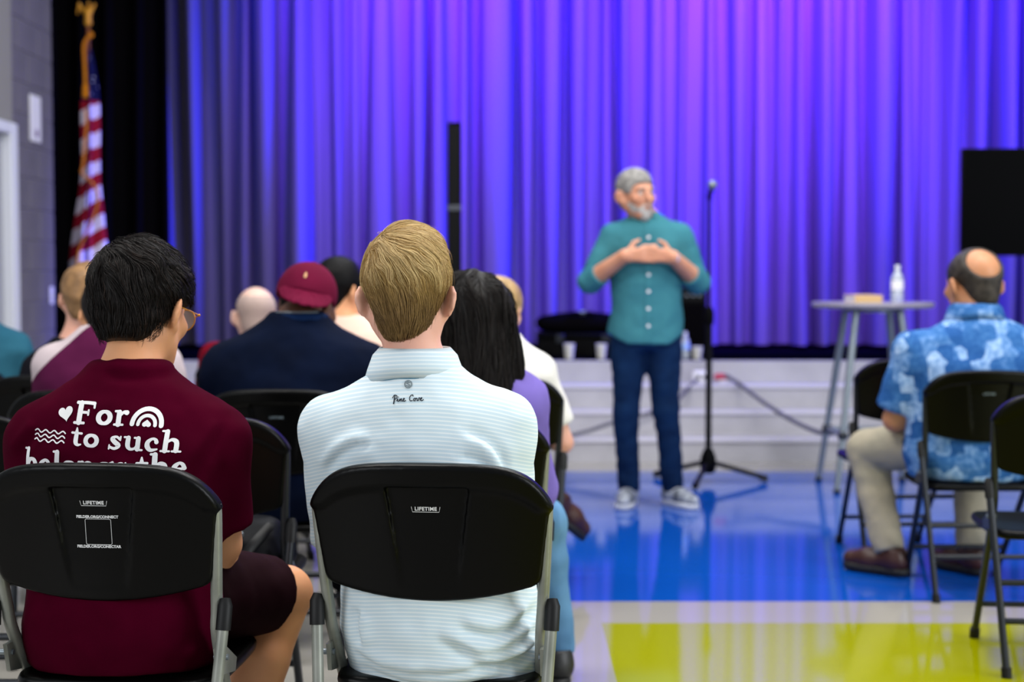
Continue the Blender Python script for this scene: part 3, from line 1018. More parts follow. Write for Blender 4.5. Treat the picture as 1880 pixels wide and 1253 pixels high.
# ---- black gear on the stage
def gear():
    c0, c1 = W(985, 600, 10.7), W(1150, 600, 10.7)
    w = (c1.x - c0.x) / 2
    root = empty('road_case', ((c0.x + c1.x) / 2, 10.7, STAGE_Z), label='low black equipment case on the stage behind the speaker', cat='case')
    MB().box(-w, w, -0.2, 0.2, 0.0, 0.13, 0.01).build('case_body', M['black_gear'], root)
    MB().box(-w, w, -0.2, 0.2, 0.135, 0.17, 0.01).build('case_lid', M['black_gear'], root)
    for sx in (-0.5, 0.5):
        MB().box(sx * w - 0.03, sx * w + 0.03, -0.212, -0.2, 0.10, 0.16, 0.003).build('latch', M['frame_dark'], root)
    f = Field()
    f.ell((0, 0, 0.235), (w * 1.0, 0.17, 0.085), 0.02)
    f.loft([(0.18, 0, 0, w * 0.95, 0.16), (0.23, 0, 0, w * 1.0, 0.17), (0.285, 0, 0, w * 0.96, 0.15)], 0.03, 0.04, pw=4.0)
    b = empty('padded_bag', ((c0.x + c1.x) / 2, 10.7, STAGE_Z), label='black padded instrument bag lying on the equipment case', cat='bag')
    link('bag_body', f.mesh('bag_body', 0.012), M['drape_black'], b)
    MB().tube([(-0.09, -0.14, 0.28), (-0.07, -0.17, 0.315), (0.07, -0.17, 0.315), (0.09, -0.14, 0.28)], 0.012, 8).build('carry_handle', M['black_gear'], b)
    r = MB().tube([(-0.02, -0.165, 0.315), (0.02, -0.165, 0.315)], 0.016, 10).build('handle_wrap', M['steel'], b)
    a0 = W(1262, 600, 10.6)
    root = empty('amplifier', (a0.x, 10.6, STAGE_Z), label='upright black amplifier on the stage right behind the speaker', cat='amplifier')
    MB().box(-0.12, 0.12, -0.14, 0.14, 0.02, 0.50, 0.012).build('cabinet', M['black_gear'], root)
    MB().box(-0.105, 0.105, -0.146, -0.14, 0.05, 0.38, 0.002).build('grille', M['drape_black'], root)
    MB().box(-0.105, 0.105, -0.146, -0.14, 0.40, 0.48, 0.002).build('control_panel', M['black_metal'], root)
    for i in range(4):
        o = MB().lathe([(0.010, 0), (0.009, 0.012)], 10).build('knob', M['steel'], root)
        o.rotation_euler = (math.pi / 2, 0, 0); o.location = (-0.07 + 0.046 * i, -0.146, 0.44)
    MB().tube([(-0.06, 0, 0.50), (-0.05, 0, 0.525), (0.05, 0, 0.525), (0.06, 0, 0.50)], 0.010, 8).build('carry_handle', M['rubber'], root)
    for dx in (-0.09, 0.09):
        for dy in (-0.11, 0.11):
            MB().lathe([(0.014, 0), (0.014, 0.021)], 10, (dx, dy, 0)).build('foot', M['rubber'], root)
gear()
def cup(px, label, h=0.105):
    p = W(px, 655, 10.22)
    root = empty('paper_cup', (p.x, 10.22, STAGE_Z), label=label, cat='cup')
    MB().lathe([(0.027, 0), (0.028, 0.004), (0.038, h), (0.0385, h + 0.002), (0.035, h), (0.026, 0.012)], 20).build('cup_wall', M['cup_paper'], root)
    MB().tube([(0.0385 * math.cos(a), 0.0385 * math.sin(a), h) for a in np.linspace(0, 2 * math.pi, 25)], 0.002, 6).build('rim', M['cup_paper'], root)
cup(1045, 'white paper cup on the stage edge, left of the two before the equipment case')
cup(1104, 'white paper cup on the stage edge close to the standing speaker')
cup(1280, 'white paper cup on the stage edge in front of the amplifier', 0.085)
p = W(1258, 640, 10.25)
bottle(p.x, 10.25, STAGE_Z + 0.0, 0.19, 'bluish drinking bottle on the stage edge in front of the amplifier', M['label_blue'])

# ---- power box, plug and leads on the steps
p = W(1287, 690, 9.92)
root = empty('power_box', (p.x, 9.93, STEP_H * 3), label='small white power box on the top step behind the microphone stand', cat='power box')
MB().box(-0.055, 0.055, -0.03, 0.03, 0.0, 0.085, 0.012).build('box_body', M['paper_white'], root)
for dx in (-0.022, 0.022):
    MB().box(dx - 0.012, dx + 0.012, -0.033, -0.03, 0.03, 0.06, 0.002).build('socket', M['frame_dark'], root)
p2 = W(1326, 692, 9.92)
root = empty('cable_plug', (p2.x, 9.93, STEP_H * 3), label='red cable plug on the top step beside the white power box', cat='plug')
MB().tube([(-0.05, 0, 0.045), (0.0, 0, 0.045), (0.04, -0.01, 0.04)], [0.022, 0.026, 0.014], 12).build('plug_body', M['red_plastic'], root)
MB().box(-0.02, 0.03, -0.02, 0.02, 0.0, 0.03, 0.006).build('plug_base', M['paper_white'], root)
def cable(pts, r, label):
    q = [tuple(v) for v in catmull([tuple(p) for p in pts], 8)]
    tag(MB().tube(q, r, 8).build('power_cable', M['cable_grey'], auto=False), label, 'cable')
cable([W(1333, 690, 9.86), W(1358, 706, 9.7), W(1400, 738, 9.3), W(1450, 770, 8.8), W(1500, 793, 8.45), W(1530, 796, 8.32)], 0.014, 'grey cable hanging from the top step to the tall round table')
zt = [STEP_H * k + 0.016 for k in (3, 2, 1, 0)]
def on(px, py, Y): return W(px, py, Y)
cable([on(1278, 700, 9.85), on(1262, 715, 9.72), on(1240, 738, 9.55), on(1215, 752, 9.43), on(1165, 766, 9.40), on(1120, 778, 9.30), on(1080, 792, 9.22), on(1035, 803, 9.16), on(1000, 812, 9.12)], 0.013, 'grey cable trailing down the steps to the left behind the standing speaker')

# ================================================================== folding chairs
def back_y(z):
    return -0.02 + (0.84 - z) * 0.22
def backrest_fn(x, y, z):
    ax = np.abs(x)
    t = ax / 0.233
    ztop = 0.84 - 0.014 * t ** 2 - 0.072 * t ** 6
    zbot = 0.572 + 0.032 * (ax / 0.21) ** 2
    yc = back_y(z) + 0.014 + 0.040 * t ** 2
    # panel
    hw = 0.206 + 0.020 * np.clip((z - 0.6) / 0.15, 0, 1)
    d2 = smax(smax(z - (ztop - 0.004), zbot - z, 0.02), ax - hw, 0.02)
    r = 0.007
    dy = np.abs(y - yc) - 0.011
    def rnd(d2, dy, r):
        a, b = np.maximum(d2 + r, 0), np.maximum(dy + r, 0)
        return np.sqrt(a * a + b * b) + np.minimum(np.maximum(d2 + r, dy + r), 0) - r
    d = rnd(d2, dy, r)
    # rolled top lip that overhangs the tubes
    top = z - ztop
    d2l = smax(smax(top, ax - 0.2335, 0.012), -(top + 0.046 + 0.004 * t), 0.01)
    d2l = smax(d2l, 0.748 - z, 0.008)
    dl = rnd(d2l, np.abs(y - (yc + 0.002)) - 0.0215, 0.012)
    d = smin(d, dl, 0.010)
    # recess on the rear face
    hwz = 0.052 + 0.026 * np.clip((z - 0.60) / 0.19, 0, 1)
    rec = smax(smax(ax - hwz, z - 0.795, 0.006), 0.60 - z, 0.006)
    dep = yc - 0.011 + 0.013 * np.clip((z - 0.60) / 0.15, 0.0, 1)
    rec = smax(rec, y - dep, 0.003)
    rec = smax(rec, (back_y(z) - 0.02) - y, 0.003)
    return smax(d, -rec, 0.004)
_v, _q = mesh_fn(backrest_fn, (-0.24, -0.06, 0.56), (0.24, 0.16, 0.85), 0.0042, 1)
BACK_ME = mesh_np('backrest', _v, _q)
BACK_BVH = bvh_of(BACK_ME)

def seat_fn(x, y, z):
    ax = np.abs(x)
    hw = 0.205 - 0.012 * np.clip((0.2 - y) / 0.15, 0, 1)
    d2 = smax(smax(ax - hw, 0.075 - y, 0.06), y - (0.475 - 0.03 * (ax / 0.2) ** 4), 0.06)
    zc = 0.400 - 0.010 * (1 - (ax / 0.2) ** 2) * np.clip(np.sin(np.pi * np.clip((y - 0.1) / 0.36, 0, 1)), 0, 1) + 0.01 * np.clip((y - 0.3) / 0.2, 0, 1) - 0.05 * np.clip((y - 0.42) / 0.06, 0, 1) ** 2 * 0.3
    dz = np.abs(z - zc) - 0.014
    r = 0.010
    a, b = np.maximum(d2 + r, 0), np.maximum(dz + r, 0)
    return np.sqrt(a * a + b * b) + np.minimum(np.maximum(d2 + r, dz + r), 0) - r
_v, _q = mesh_fn(seat_fn, (-0.21, 0.07, 0.36), (0.21, 0.48, 0.46), 0.009, 1)
SEAT_ME = mesh_np('seat', _v, _q)

def chair_proto(fmat):
    root = empty('folding_chair')
    parts = {}
    link('backrest', BACK_ME, M['black_plastic'], root)
    link('seat', SEAT_ME, M['black_plastic'], root)
    for sx in (-1, 1):
        pts = [(sx * 0.2185, 0.055, 0.758), (sx * 0.218, 0.062, 0.72), (sx * 0.208, 0.095, 0.56), (sx * 0.200, 0.140, 0.45), (sx * 0.176, 0.44, 0.02)]
        q = [tuple(p) for p in catmull(pts, 5)]
        l = MB().tube(q, 0.0135, 12, flat=0.85).build('front_leg', fmat, root)
        MB().tube([(sx * 0.1775, 0.43, 0.034), (sx * 0.1755, 0.4465, 0.0)], 0.0165, 12).build('foot_cap', M['rubber'], l)
        rl = [(sx * 0.2265, 0.078, 0.535), (sx * 0.212, 0.03, 0.30), (sx * 0.198, -0.035, 0.015)]
        l = MB().tube(rl, 0.0125, 12, flat=0.9).build('rear_leg', fmat, root)
        MB().tube([(sx * 0.2255, 0.075, 0.515), (sx * 0.2275, 0.084, 0.560), (sx * 0.2265, 0.089, 0.572)], [0.0148, 0.0145, 0.010], 12).build('leg_cap', M['rubber'], l)
        MB().tube([(sx * 0.1985, -0.033, 0.03), (sx * 0.1975, -0.038, 0.0)], 0.0155, 12).build('foot_cap', M['rubber'], l)
        # hinge bracket under the seat
        x0, x1 = sorted((sx * 0.203, sx * 0.211))
        MB().add([(x, y, z) for x in (x0, x1) for (y, z) in ((0.085, 0.475), (0.13, 0.475), (0.22, 0.425), (0.21, 0.40), (0.10, 0.42))],
                 [(0, 1, 2, 3, 4), (9, 8, 7, 6, 5)] + [(i, i + 5, (i + 1) % 5 + 5, (i + 1) % 5) for i in range(5)]).build('hinge_bracket', fmat, root, smooth=False)
        o = MB().lathe([(0.006, -0.014), (0.006, 0.014)], 10).build('rivet', M['steel'], root)
        o.rotation_euler = (0, math.pi / 2, 0); o.location = (sx * 0.2125, 0.107, 0.455)
    def at(z, front):
        if front:
            t = (0.45 - z) / 0.43
            return 0.200 - 0.024 * t, 0.140 + 0.30 * t
        t = (0.30 - z) / 0.285
        return 0.212 - 0.014 * t, 0.03 - 0.065 * t
    for z, fr in ((0.13, True), (0.16, False), (0.27, False)):
        x, y = at(z, fr)
        MB().tube([(-x, y, z), (x, y, z)], 0.0095, 10).build('cross_bar', fmat, root)
    return root

def copy_tree(o, parent=None):
    c = o.copy()
    COL.objects.link(c)
    if parent is not None:
        c.parent = parent
    for ch in o.children:
        copy_tree(ch, c)
    return c

PROTO = {'silver': chair_proto(M['frame_silver']), 'dark': chair_proto(M['frame_dark'])}
USED = set()
def chair(kind, x, y, deg, label):
    if kind not in USED:
        USED.add(kind); c = PROTO[kind]
    else:
        c = copy_tree(PROTO[kind])
    c.location = (x, y, 0)
    c.rotation_euler = (0, 0, math.radians(deg))
    return tag(c, label, 'chair', 'black folding chairs of the audience')

CH = {}
CH['blond'] = chair('silver', -0.158, 2.70, -6, 'black folding chair with silver tubes carrying the blond man in the striped polo')
CH['maroon'] = chair('silver', -0.778, 2.70, -5, 'black folding chair with web address print carrying the man in the maroon shirt')
CH['lavender'] = chair('silver', -0.137, 3.62, -2, 'black folding chair with silver tubes under the woman in lavender')
CH['bag'] = chair('dark', -0.785, 3.60, -3, 'dark framed folding chair with a black backpack on its seat')
CH['navy'] = chair('dark', -0.715, 4.43, 0, 'dark framed folding chair behind the man in navy and maroon cap')
CH['raglan'] = chair('dark', -1.30, 4.40, 0, 'dark framed folding chair of the person in maroon with white shoulders')
CH['far_left'] = chair('dark', -1.43, 3.66, 0, 'empty dark folding chair at the left edge beside the maroon shirt man')
CH['blonde_back'] = chair('dark', -1.60, 5.03, 0, 'dark folding chair of the fair haired person far left')
CH['teal'] = chair('dark', -2.20, 5.68, 2, 'dark folding chair of the teal shirted person at the left edge')
CH['bald'] = chair('dark', -1.12, 6.20, 0, 'dark folding chair under the bald man in red')
CH['peach'] = chair('dark', -0.66, 5.62, 0, 'dark folding chair under the dark haired man in peach')
CH['white'] = chair('dark', -0.055, 4.98, -4, 'dark folding chair under the fair haired woman in white')
CH['right_man'] = chair('dark', 1.73, 5.30, 0, 'dark folding chair under the man in the blue patterned shirt')
CH['right_near'] = chair('dark', 1.655, 4.30, -4, 'empty dark folding chair nearest the camera at the right edge')
CH['right_far'] = chair('dark', 1.64, 6.00, 3, 'empty dark folding chair in front of the blue patterned shirt man')

# ---- lettering on the chair backs
def back_child(ch):
    return [c for c in ch.children if c.name.startswith('backrest')][0]
def logo(ch, x0, z0, sc=1.0):
    b = back_child(ch)
    t = text_print('LIFETIME', 0.0098 * sc, bold=0.00035, space=1.12)
    t.place('lettering', M['print_white'], b, lambda u, v: (x0 + u, z0 + v), BACK_BVH, 0.0008)
    p = Print2D()
    w, h = 0.027 * sc, 0.0048 * sc
    p.stroke([(-w, h, 0.0005), (-w + 0.002, -h, 0.0005), (w - 0.002, -h, 0.0005), (w, h, 0.0005)], sm=False)
    p.place('logo_frame', M['print_white'], b, lambda u, v: (x0 + u, z0 - 0.001 + v), BACK_BVH, 0.0008)
logo(CH['blond'], -0.004, 0.752)
logo(CH['maroon'], 0.0, 0.764, 0.95)
bm_ = back_child(CH['maroon'])
for body, dz in (('FIELDER.ORG/CONNECT', 0.737), ('FIELDER.ORG/CONECTAR', 0.680)):
    t = text_print(body, 0.0072, bold=0.0003, space=1.0)
    t.place('web_address', M['print_white'], bm_, lambda u, v, dz=dz: (0.005 + u, dz + v), BACK_BVH, 0.0008)
p = Print2D()
s_ = 0.0245
pts = []
for cx_, cz_, a0 in ((s_ - 0.003, s_ - 0.003, 0), (-s_ + 0.003, s_ - 0.003, 90), (-s_ + 0.003, -s_ + 0.003, 180), (s_ - 0.003, -s_ + 0.003, 270)):
    for k in range(4):
        a = math.radians(a0 + 30 * k)
        pts.append((cx_ + 0.003 * math.cos(a), cz_ + 0.003 * math.sin(a), 0.0004))
p.stroke(pts + [pts[0]], sm=False)
p.place('printed_frame', M['print_white'], bm_, lambda u, v: (0.006 + u, 0.7085 + v), BACK_BVH, 0.0008)
for k in ('right_man', 'navy'):
    p = text_print('LIFETIME', 0.0105, bold=0.0003, space=1.1)
    p.place('lettering', M['print_grey'], back_child(CH[k]), lambda u, v: (u, 0.752 + v), BACK_BVH, 0.0008)

# ---- backpack and white napkin on the second-row chair
def backpack():
    root = empty('backpack', (-0.735, 3.80, 0.418), math.radians(-8), label='black backpack slumped on the seat of the second-row chair', cat='backpack')
    f = Field()
    f.loft([(0.0, 0, 0, 0.16, 0.10), (0.04, 0, 0, 0.17, 0.115), (0.10, 0.0, 0.0, 0.15, 0.105), (0.145, 0.01, 0.01, 0.11, 0.07)], 0.03, 0.04, pw=3.0)
    f.ell((0.06, -0.09, 0.055), (0.08, 0.05, 0.05), 0.03)
    f.ell((-0.08, -0.08, 0.05), (0.06, 0.05, 0.045), 0.03)
    def disp(v, n):
        return n * (0.008 * vnoise(v * np.array([14, 14, 22]), 4))[:, None]
    link('bag_body', f.mesh('bag_body', 0.008, disp), mat('bag_fabric', '#0a0b0f', 0.5, 0.06, bump=(300, 0.3, 0.001)), root)
    for (a, b) in (((-0.02, -0.12, 0.02), (0.06, -0.10, 0.15)), ((0.08, -0.135, 0.015), (0.13, -0.06, 0.13))):
        q = [tuple(p) for p in catmull([a, ((a[0] + b[0]) / 2 - 0.01, min(a[1], b[1]) - 0.02, (a[2] + b[2]) / 2), b], 6)]
        MB().tube(q, 0.012, 8, flat=0.35).build('strap', M['rubber'], root)
    MB().tube([(0.06, -0.11, 0.125), (0.075, -0.125, 0.115)], 0.006, 8).build('zip_pull', M['steel'], root)
backpack()
f = Field()
f.loft([(0.0, 0, 0, 0.075, 0.05), (0.012, 0, 0, 0.07, 0.048), (0.024, 0.01, 0, 0.04, 0.03)], 0.01, 0.01)
nk = link('napkin', f.mesh('napkin', 0.005, lambda v, n: n * (0.004 * vnoise(v * 60, 2))[:, None]), M['paper_white'])
nk.location = (-0.635, 3.60, 0.4145)
nk.location = (-0.66, 3.70, 0.4145)
tag(nk, 'crumpled white napkin on the chair seat by the black backpack', 'napkin')

# ================================================================== people
def V3(*a): return np.array(a, dtype=float)

def skin_mat(name, c, c2, sss=0.12):
    return mat(name, c, 0.5, 0.35, vary=(c2, 9), sss=sss, bump=(220, 0.12, 0.001))
M['skin_fair'] = skin_mat('skin_fair', '#dba893', '#d39a85')
M['skin_warm'] = skin_mat('skin_warm', '#dc9f74', '#d39469')
M['skin_tan'] = skin_mat('skin_tan', '#b9825f', '#a87250')
M['skin_brown'] = skin_mat('skin_brown', '#5b3a2b', '#4d3024')
M['skin_pale'] = skin_mat('skin_pale', '#dcb8a8', '#d4aa9a')
def cloth(name, c, c2=None, rough=0.85, bump=0.25):
    return mat(name, c, rough, 0.06, vary=(c2, 7) if c2 else None, bump=(500, bump, 0.0008))

def head_prims(f, hc, R, s=1.0, ears=True, neck_to=None, neck_r=(0.054, 0.06)):
    hc = np.array(hc, float)
    def P(x, y, z): return tuple(hc + R @ (V3(x, y, z) * s))
    f.ell(P(0, -0.015, 0.03), (0.077 * s, 0.097 * s, 0.086 * s), 0.02, R)
    f.ell(P(0, 0.028, -0.025), (0.062 * s, 0.066 * s, 0.085 * s), 0.03, R)
    f.cone(P(0, 0.03, -0.065), P(0, 0.066, -0.096), 0.045 * s, 0.024 * s, 0.025)
    for sx in (-1, 1):
        f.cone(P(sx * 0.052, -0.005, -0.05), P(sx * 0.022, 0.055, -0.092), 0.022 * s, 0.02 * s, 0.03)
        f.ell(P(sx * 0.045, 0.066, -0.022), (0.02 * s, 0.018 * s, 0.018 * s), 0.025, R)
    f.cone(P(-0.035, 0.083, 0.022), P(0.035, 0.083, 0.022), 0.011 * s, 0.011 * s, 0.02)
    f.cone(P(0, 0.092, 0.012), P(0, 0.113, -0.028), 0.008 * s, 0.012 * s, 0.014)
    f.ell(P(0, 0.091, -0.058), (0.022 * s, 0.010 * s, 0.006 * s), 0.008, R)
    f.ell(P(0, 0.090, -0.069), (0.019 * s, 0.010 * s, 0.007 * s), 0.008, R)
    for sx in (-1, 1):
        f.ell(P(sx * 0.031, 0.098, 0.006), (0.014 * s, 0.012 * s, 0.010 * s), 0.010, R, op='s')
    if ears:
        for sx in (-1, 1):
            E = R @ np.array(Matrix.Rotation(math.radians(sx * 34), 3, 'Z')) @ np.array(Matrix.Rotation(math.radians(sx * 10), 3, 'Y'))
            f.ell(P(sx * 0.0885, -0.018, -0.010), (0.0085 * s, 0.024 * s, 0.035 * s), 0.012, E)
            f.ell(P(sx * 0.079, -0.002, -0.034), (0.0075 * s, 0.012 * s, 0.012 * s), 0.012, R)
    if neck_to is not None:
        f.cone(P(0, -0.022, -0.045), tuple(neck_to), neck_r[0] * s, neck_r[1], 0.03)

def hand_prims(f, w, d, n, side, curl=0.35, s=1.0, spread=0.0):
    """wrist w, finger direction d, palm normal n; side +1 right hand, -1 left hand"""
    w, d, n = np.array(w, float), np.array(d, float), np.array(n, float)
    d /= np.linalg.norm(d)
    n = n - d * (n @ d); n /= np.linalg.norm(n)
    b = np.cross(d, n)                                   # across the palm
    for o in (-0.024, 0.0, 0.024):
        f.cone(w + b * o * 0.6, w + d * 0.082 * s + b * o, 0.015 * s, 0.0125 * s, 0.015)
    for o, ln, sp in ((-0.030, 0.058, -0.12), (-0.010, 0.070, -0.04), (0.011, 0.074, 0.04), (0.031, 0.066, 0.12)):
        k0 = w + d * 0.086 * s + b * o * s
        dd = d + b * sp * spread
        p1 = k0 + (dd * math.cos(curl) + n * math.sin(curl)) * ln * 0.5 * s
        p2 = p1 + (dd * math.cos(curl * 2) + n * math.sin(curl * 2)) * ln * 0.32 * s
        p3 = p2 + (dd * math.cos(curl * 2.6) + n * math.sin(curl * 2.6)) * ln * 0.25 * s
        f.cone(k0, p1, 0.0095 * s, 0.0088 * s, 0.006)
        f.cone(p1, p2, 0.0088 * s, 0.008 * s, 0.004)
        f.cone(p2, p3, 0.008 * s, 0.0068 * s, 0.004)
    t0 = w + d * 0.025 * s + b * 0.024 * side * s
    t1 = t0 + (d * 0.55 + b * 0.75 * side + n * 0.25) * 0.045 * s
    t2 = t1 + (d * 0.85 + b * 0.35 * side + n * 0.25) * 0.032 * s
    f.cone(t0, t1, 0.014 * s, 0.0105 * s, 0.012)
    f.cone(t1, t2, 0.0105 * s, 0.0085 * s, 0.005)

def folds(amp=0.006, fx=(5, 5, 11), seed=1, extra=None, amp2=0.002):
    def fn(v, n):
        d = amp * vnoise(v * np.array(fx), seed) + amp * 0.6 * vnoise(v * np.array(fx) * 2.1 + v[:, [2, 0, 1]] * 4, seed + 5) + amp2 * vnoise(v * 34, seed + 9)
        if extra is not None:
            d = d + extra(v)
        return n * d[:, None]
    return fn

def creases(paths, amp=0.007, w=0.012):
    """valleys with a raised lip along poly-lines given in (x,z) on the back of a garment"""
    segs = []
    for p in paths:
        q = catmull([tuple(a) + (0,) for a in p], 8)
        segs.append(np.array([[a[0], a[1]] for a in q]))
    def fn(v):
        tot = np.zeros(len(v))
        P = v[:, [0, 2]]
        for q in segs:
            best = np.full(len(v), 9.0); sd = np.zeros(len(v)); tt = np.zeros(len(v))
            for i in range(len(q) - 1):
                a, b = q[i], q[i + 1]
                ab = b - a
                t = np.clip(((P - a) @ ab) / (ab @ ab + 1e-12), 0, 1)
                r = P - a - t[:, None] * ab
                dd = np.hypot(r[:, 0], r[:, 1])
                s = np.sign(ab[0] * r[:, 1] - ab[1] * r[:, 0])
                m = dd < best
                best = np.where(m, dd, best); sd = np.where(m, s * dd, sd); tt = np.where(m, (i + t) / (len(q) - 1), tt)
            fade = np.clip(np.sin(np.pi * np.clip(tt, 0.02, 0.98)) * 1.6, 0, 1)
            tot += fade * amp * (-np.exp(-(sd / w) ** 2) + 0.9 * np.exp(-((sd - 1.7 * w) / (1.3 * w)) ** 2))
        return np.where(v[:, 1] < 0.03, tot, 0)
    return fn

def torso_rows(P, off=0.0):
    z0, zn = P['zseat'], P['zn']
    T = [0.0, 0.13, 0.34, 0.56, 0.74, 0.86, 0.95, 1.02]
    A = [0.172, 0.186, 0.168, 0.176, 0.186, 0.160, 0.084, 0.060]
    B = [0.130, 0.145, 0.128, 0.126, 0.120, 0.102, 0.080, 0.060]
    rows = []
    for t, a, b in zip(T, A, B):
        bel = P['belly'] * math.exp(-((t - 0.28) / 0.22) ** 2)
        g = P['girth']
        wid = a * g if t < 0.9 else a * (1 + (g - 1) * 0.5)
        z = z0 + (zn - z0) * t
        cy = P['sy'] * t ** 1.3 + P['slouch'] * math.sin(math.pi * min(t, 1)) + bel * 0.5
        cx = P['sx'] * t
        rows.append((z, cx, cy, wid + off + bel * 0.5, b * P['depth'] + off + bel * 0.5))
    return rows

DEF = dict(trap=0.05, zseat=0.418, zn=1.0, sx=0.0, sy=0.02, slouch=-0.02, sw=0.22, girth=1.0, depth=1.0, belly=0.0, res=0.011, cres=0.012,
           hc=None, yaw=0, pitch=8, roll=0, hs=1.0, arm_r=1.0, leg_r=1.0, sleeve=0.8, sleeve_r=1.0, zsh=None,
           elbow=None, wrist=None, knee=None, ankle=None, toe=(0, 0), shorts=None, fold=0.006, extra=None, hem=None, seed=1,
           neck_r=(0.054, 0.060), shoes=True, slope=0.055)

def seated(label, loc, face, skin, shirt, pants, shoe, **kw):
    P = dict(DEF); P.update(kw)
    root = empty('person', (loc[0], loc[1], 0), math.radians(face), label, 'person')
    sd = P['seed']
    zn, sw = P['zn'], P['sw']
    zsh = P['zsh'] if P['zsh'] is not None else zn - 0.125
    hc = np.array(P['hc'] if P['hc'] is not None else (P['sx'], P['sy'] + 0.03, zn + 0.11), float)
    R = rot(P['yaw'], P['pitch'], P['roll'])
    S, E, Wr, K, A, Hp = {}, {}, {}, {}, {}, {}
    for s in (-1, 1):
        S[s] = V3(P['sx'] + s * (sw - 0.062), P['sy'] - 0.005, zsh)
        E[s] = V3(*P['elbow'][s]) if P['elbow'] and s in P['elbow'] else V3(P['sx'] + s * (sw + 0.005), P['sy'] + 0.05, zsh - 0.27)
        Wr[s] = V3(*P['wrist'][s]) if P['wrist'] and s in P['wrist'] else V3(s * 0.10, P['sy'] + 0.27, 0.60)
        Hp[s] = V3(s * 0.09 * P['girth'], 0.03, 0.545)
        K[s] = V3(*P['knee'][s]) if P['knee'] and s in P['knee'] else V3(s * 0.13, 0.44, 0.52)
        A[s] = V3(*P['ankle'][s]) if P['ankle'] and s in P['ankle'] else V3(s * 0.13, 0.43, 0.095)
    ar, lr = P['arm_r'], P['leg_r']
    lb = lr if P['shorts'] is not None else lr * 0.82
    # ---- body: one continuous surface
    f = Field()
    f.loft(torso_rows(P, -0.012), 0.03, 0.03)
    nb = V3(P['sx'], P['sy'] - 0.004, zn - 0.02)
    for s in (-1, 1):
        f.cone(nb + V3(s * 0.05, 0, -P['trap'] + 0.005), S[s], 0.045, 0.05 * ar, 0.04)
        f.chain([S[s], E[s], Wr[s]], [0.050 * ar, 0.040 * ar, 0.028 * ar], 0.03)
        d = Wr[s] - E[s]; d = d / np.linalg.norm(d)
        d = d * 0.8 + V3(-s * 0.35, 0.2, -0.15)
        hand_prims(f, Wr[s], d, (0, 0.1, -1), -s, 0.4)
        f.chain([Hp[s], K[s], A[s]], [0.082 * lb, 0.056 * lb, 0.038 * lb], 0.04)
        f.cone(K[s] * 0.65 + A[s] * 0.35 + V3(0, -0.02, 0), A[s], 0.052 * lb, 0.036 * lb, 0.02)
        ty = math.radians(P['toe'][0 if s < 0 else 1])
        ft = A[s] + V3(-math.sin(ty) * 0.15, math.cos(ty) * 0.15, -0.055)
        f.cone(A[s] + V3(0, -0.01, -0.03), ft, 0.034, 0.022, 0.02)
    head_prims(f, hc, R, P['hs'], True, nb, P['neck_r'])
    link('body', f.mesh('body', P['res']), skin, root)
    # ---- shirt
    g = Field()
    rows = torso_rows(P, 0.010)
    if P['hem'] is not None:
        rows[0] = (P['hem'],) + rows[0][1:]
    rows = [r for r in rows if r[0] < zn + 0.004]
    zc = zn + 0.006
    g.loft(rows + [(zc, P['sx'], P['sy'] * 1.0, 0.072, 0.070)], 0.03, 0.012)
    for s in (-1, 1):
        g.cone(nb + V3(s * 0.05, 0, -P['trap']), S[s], 0.062, (0.062 * ar), P['slope'])
        u = P['sleeve']
        if u <= 1:
            e = S[s] + (E[s] - S[s]) * u
            g.cone(S[s], e, 0.062 * ar, 0.060 * ar * P['sleeve_r'], 0.035, cut1=0.0)
        else:
            g.cone(S[s], E[s], 0.061 * ar, 0.052 * ar, 0.035)
            e = E[s] + (Wr[s] - E[s]) * (u - 1)
            g.cone(E[s], e, 0.052 * ar, 0.042 * ar, 0.02, cut1=0.0)
    so = link('shirt', g.mesh('shirt', P['cres'], folds(P['fold'], seed=sd, extra=P['extra'])), shirt, root)
    # ---- trousers
    t = Field()
    t.ell((0, 0.02, 0.535), (0.178 * P['girth'], 0.145 * P['depth'], 0.078), 0.04)
    for s in (-1, 1):
        t.cone(Hp[s], K[s], 0.094 * lr, 0.074 * lr, 0.04, cut1=None if P['shorts'] is None else -P['shorts'])
        if P['shorts'] is None:
            t.cone(K[s], A[s] + V3(0, 0, -0.012), 0.071 * lr, 0.056 * lr, 0.03, cut1=0.0)
    link('trousers' if P['shorts'] is None else 'shorts', t.mesh('trousers', P['cres'], folds(P['fold'] * 0.8, seed=sd + 3)), pants, root)
    if P['shoes']:
        for s in (-1, 1):
            make_shoe(root, A[s], P['toe'][0 if s < 0 else 1], shoe, tilt=P.get('tilt', {}).get(s))
    root_info = dict(root=root, hc=hc, R=R, hs=P['hs'], shirt=so, S=S, E=E, W=Wr, K=K, A=A)
    return root_info

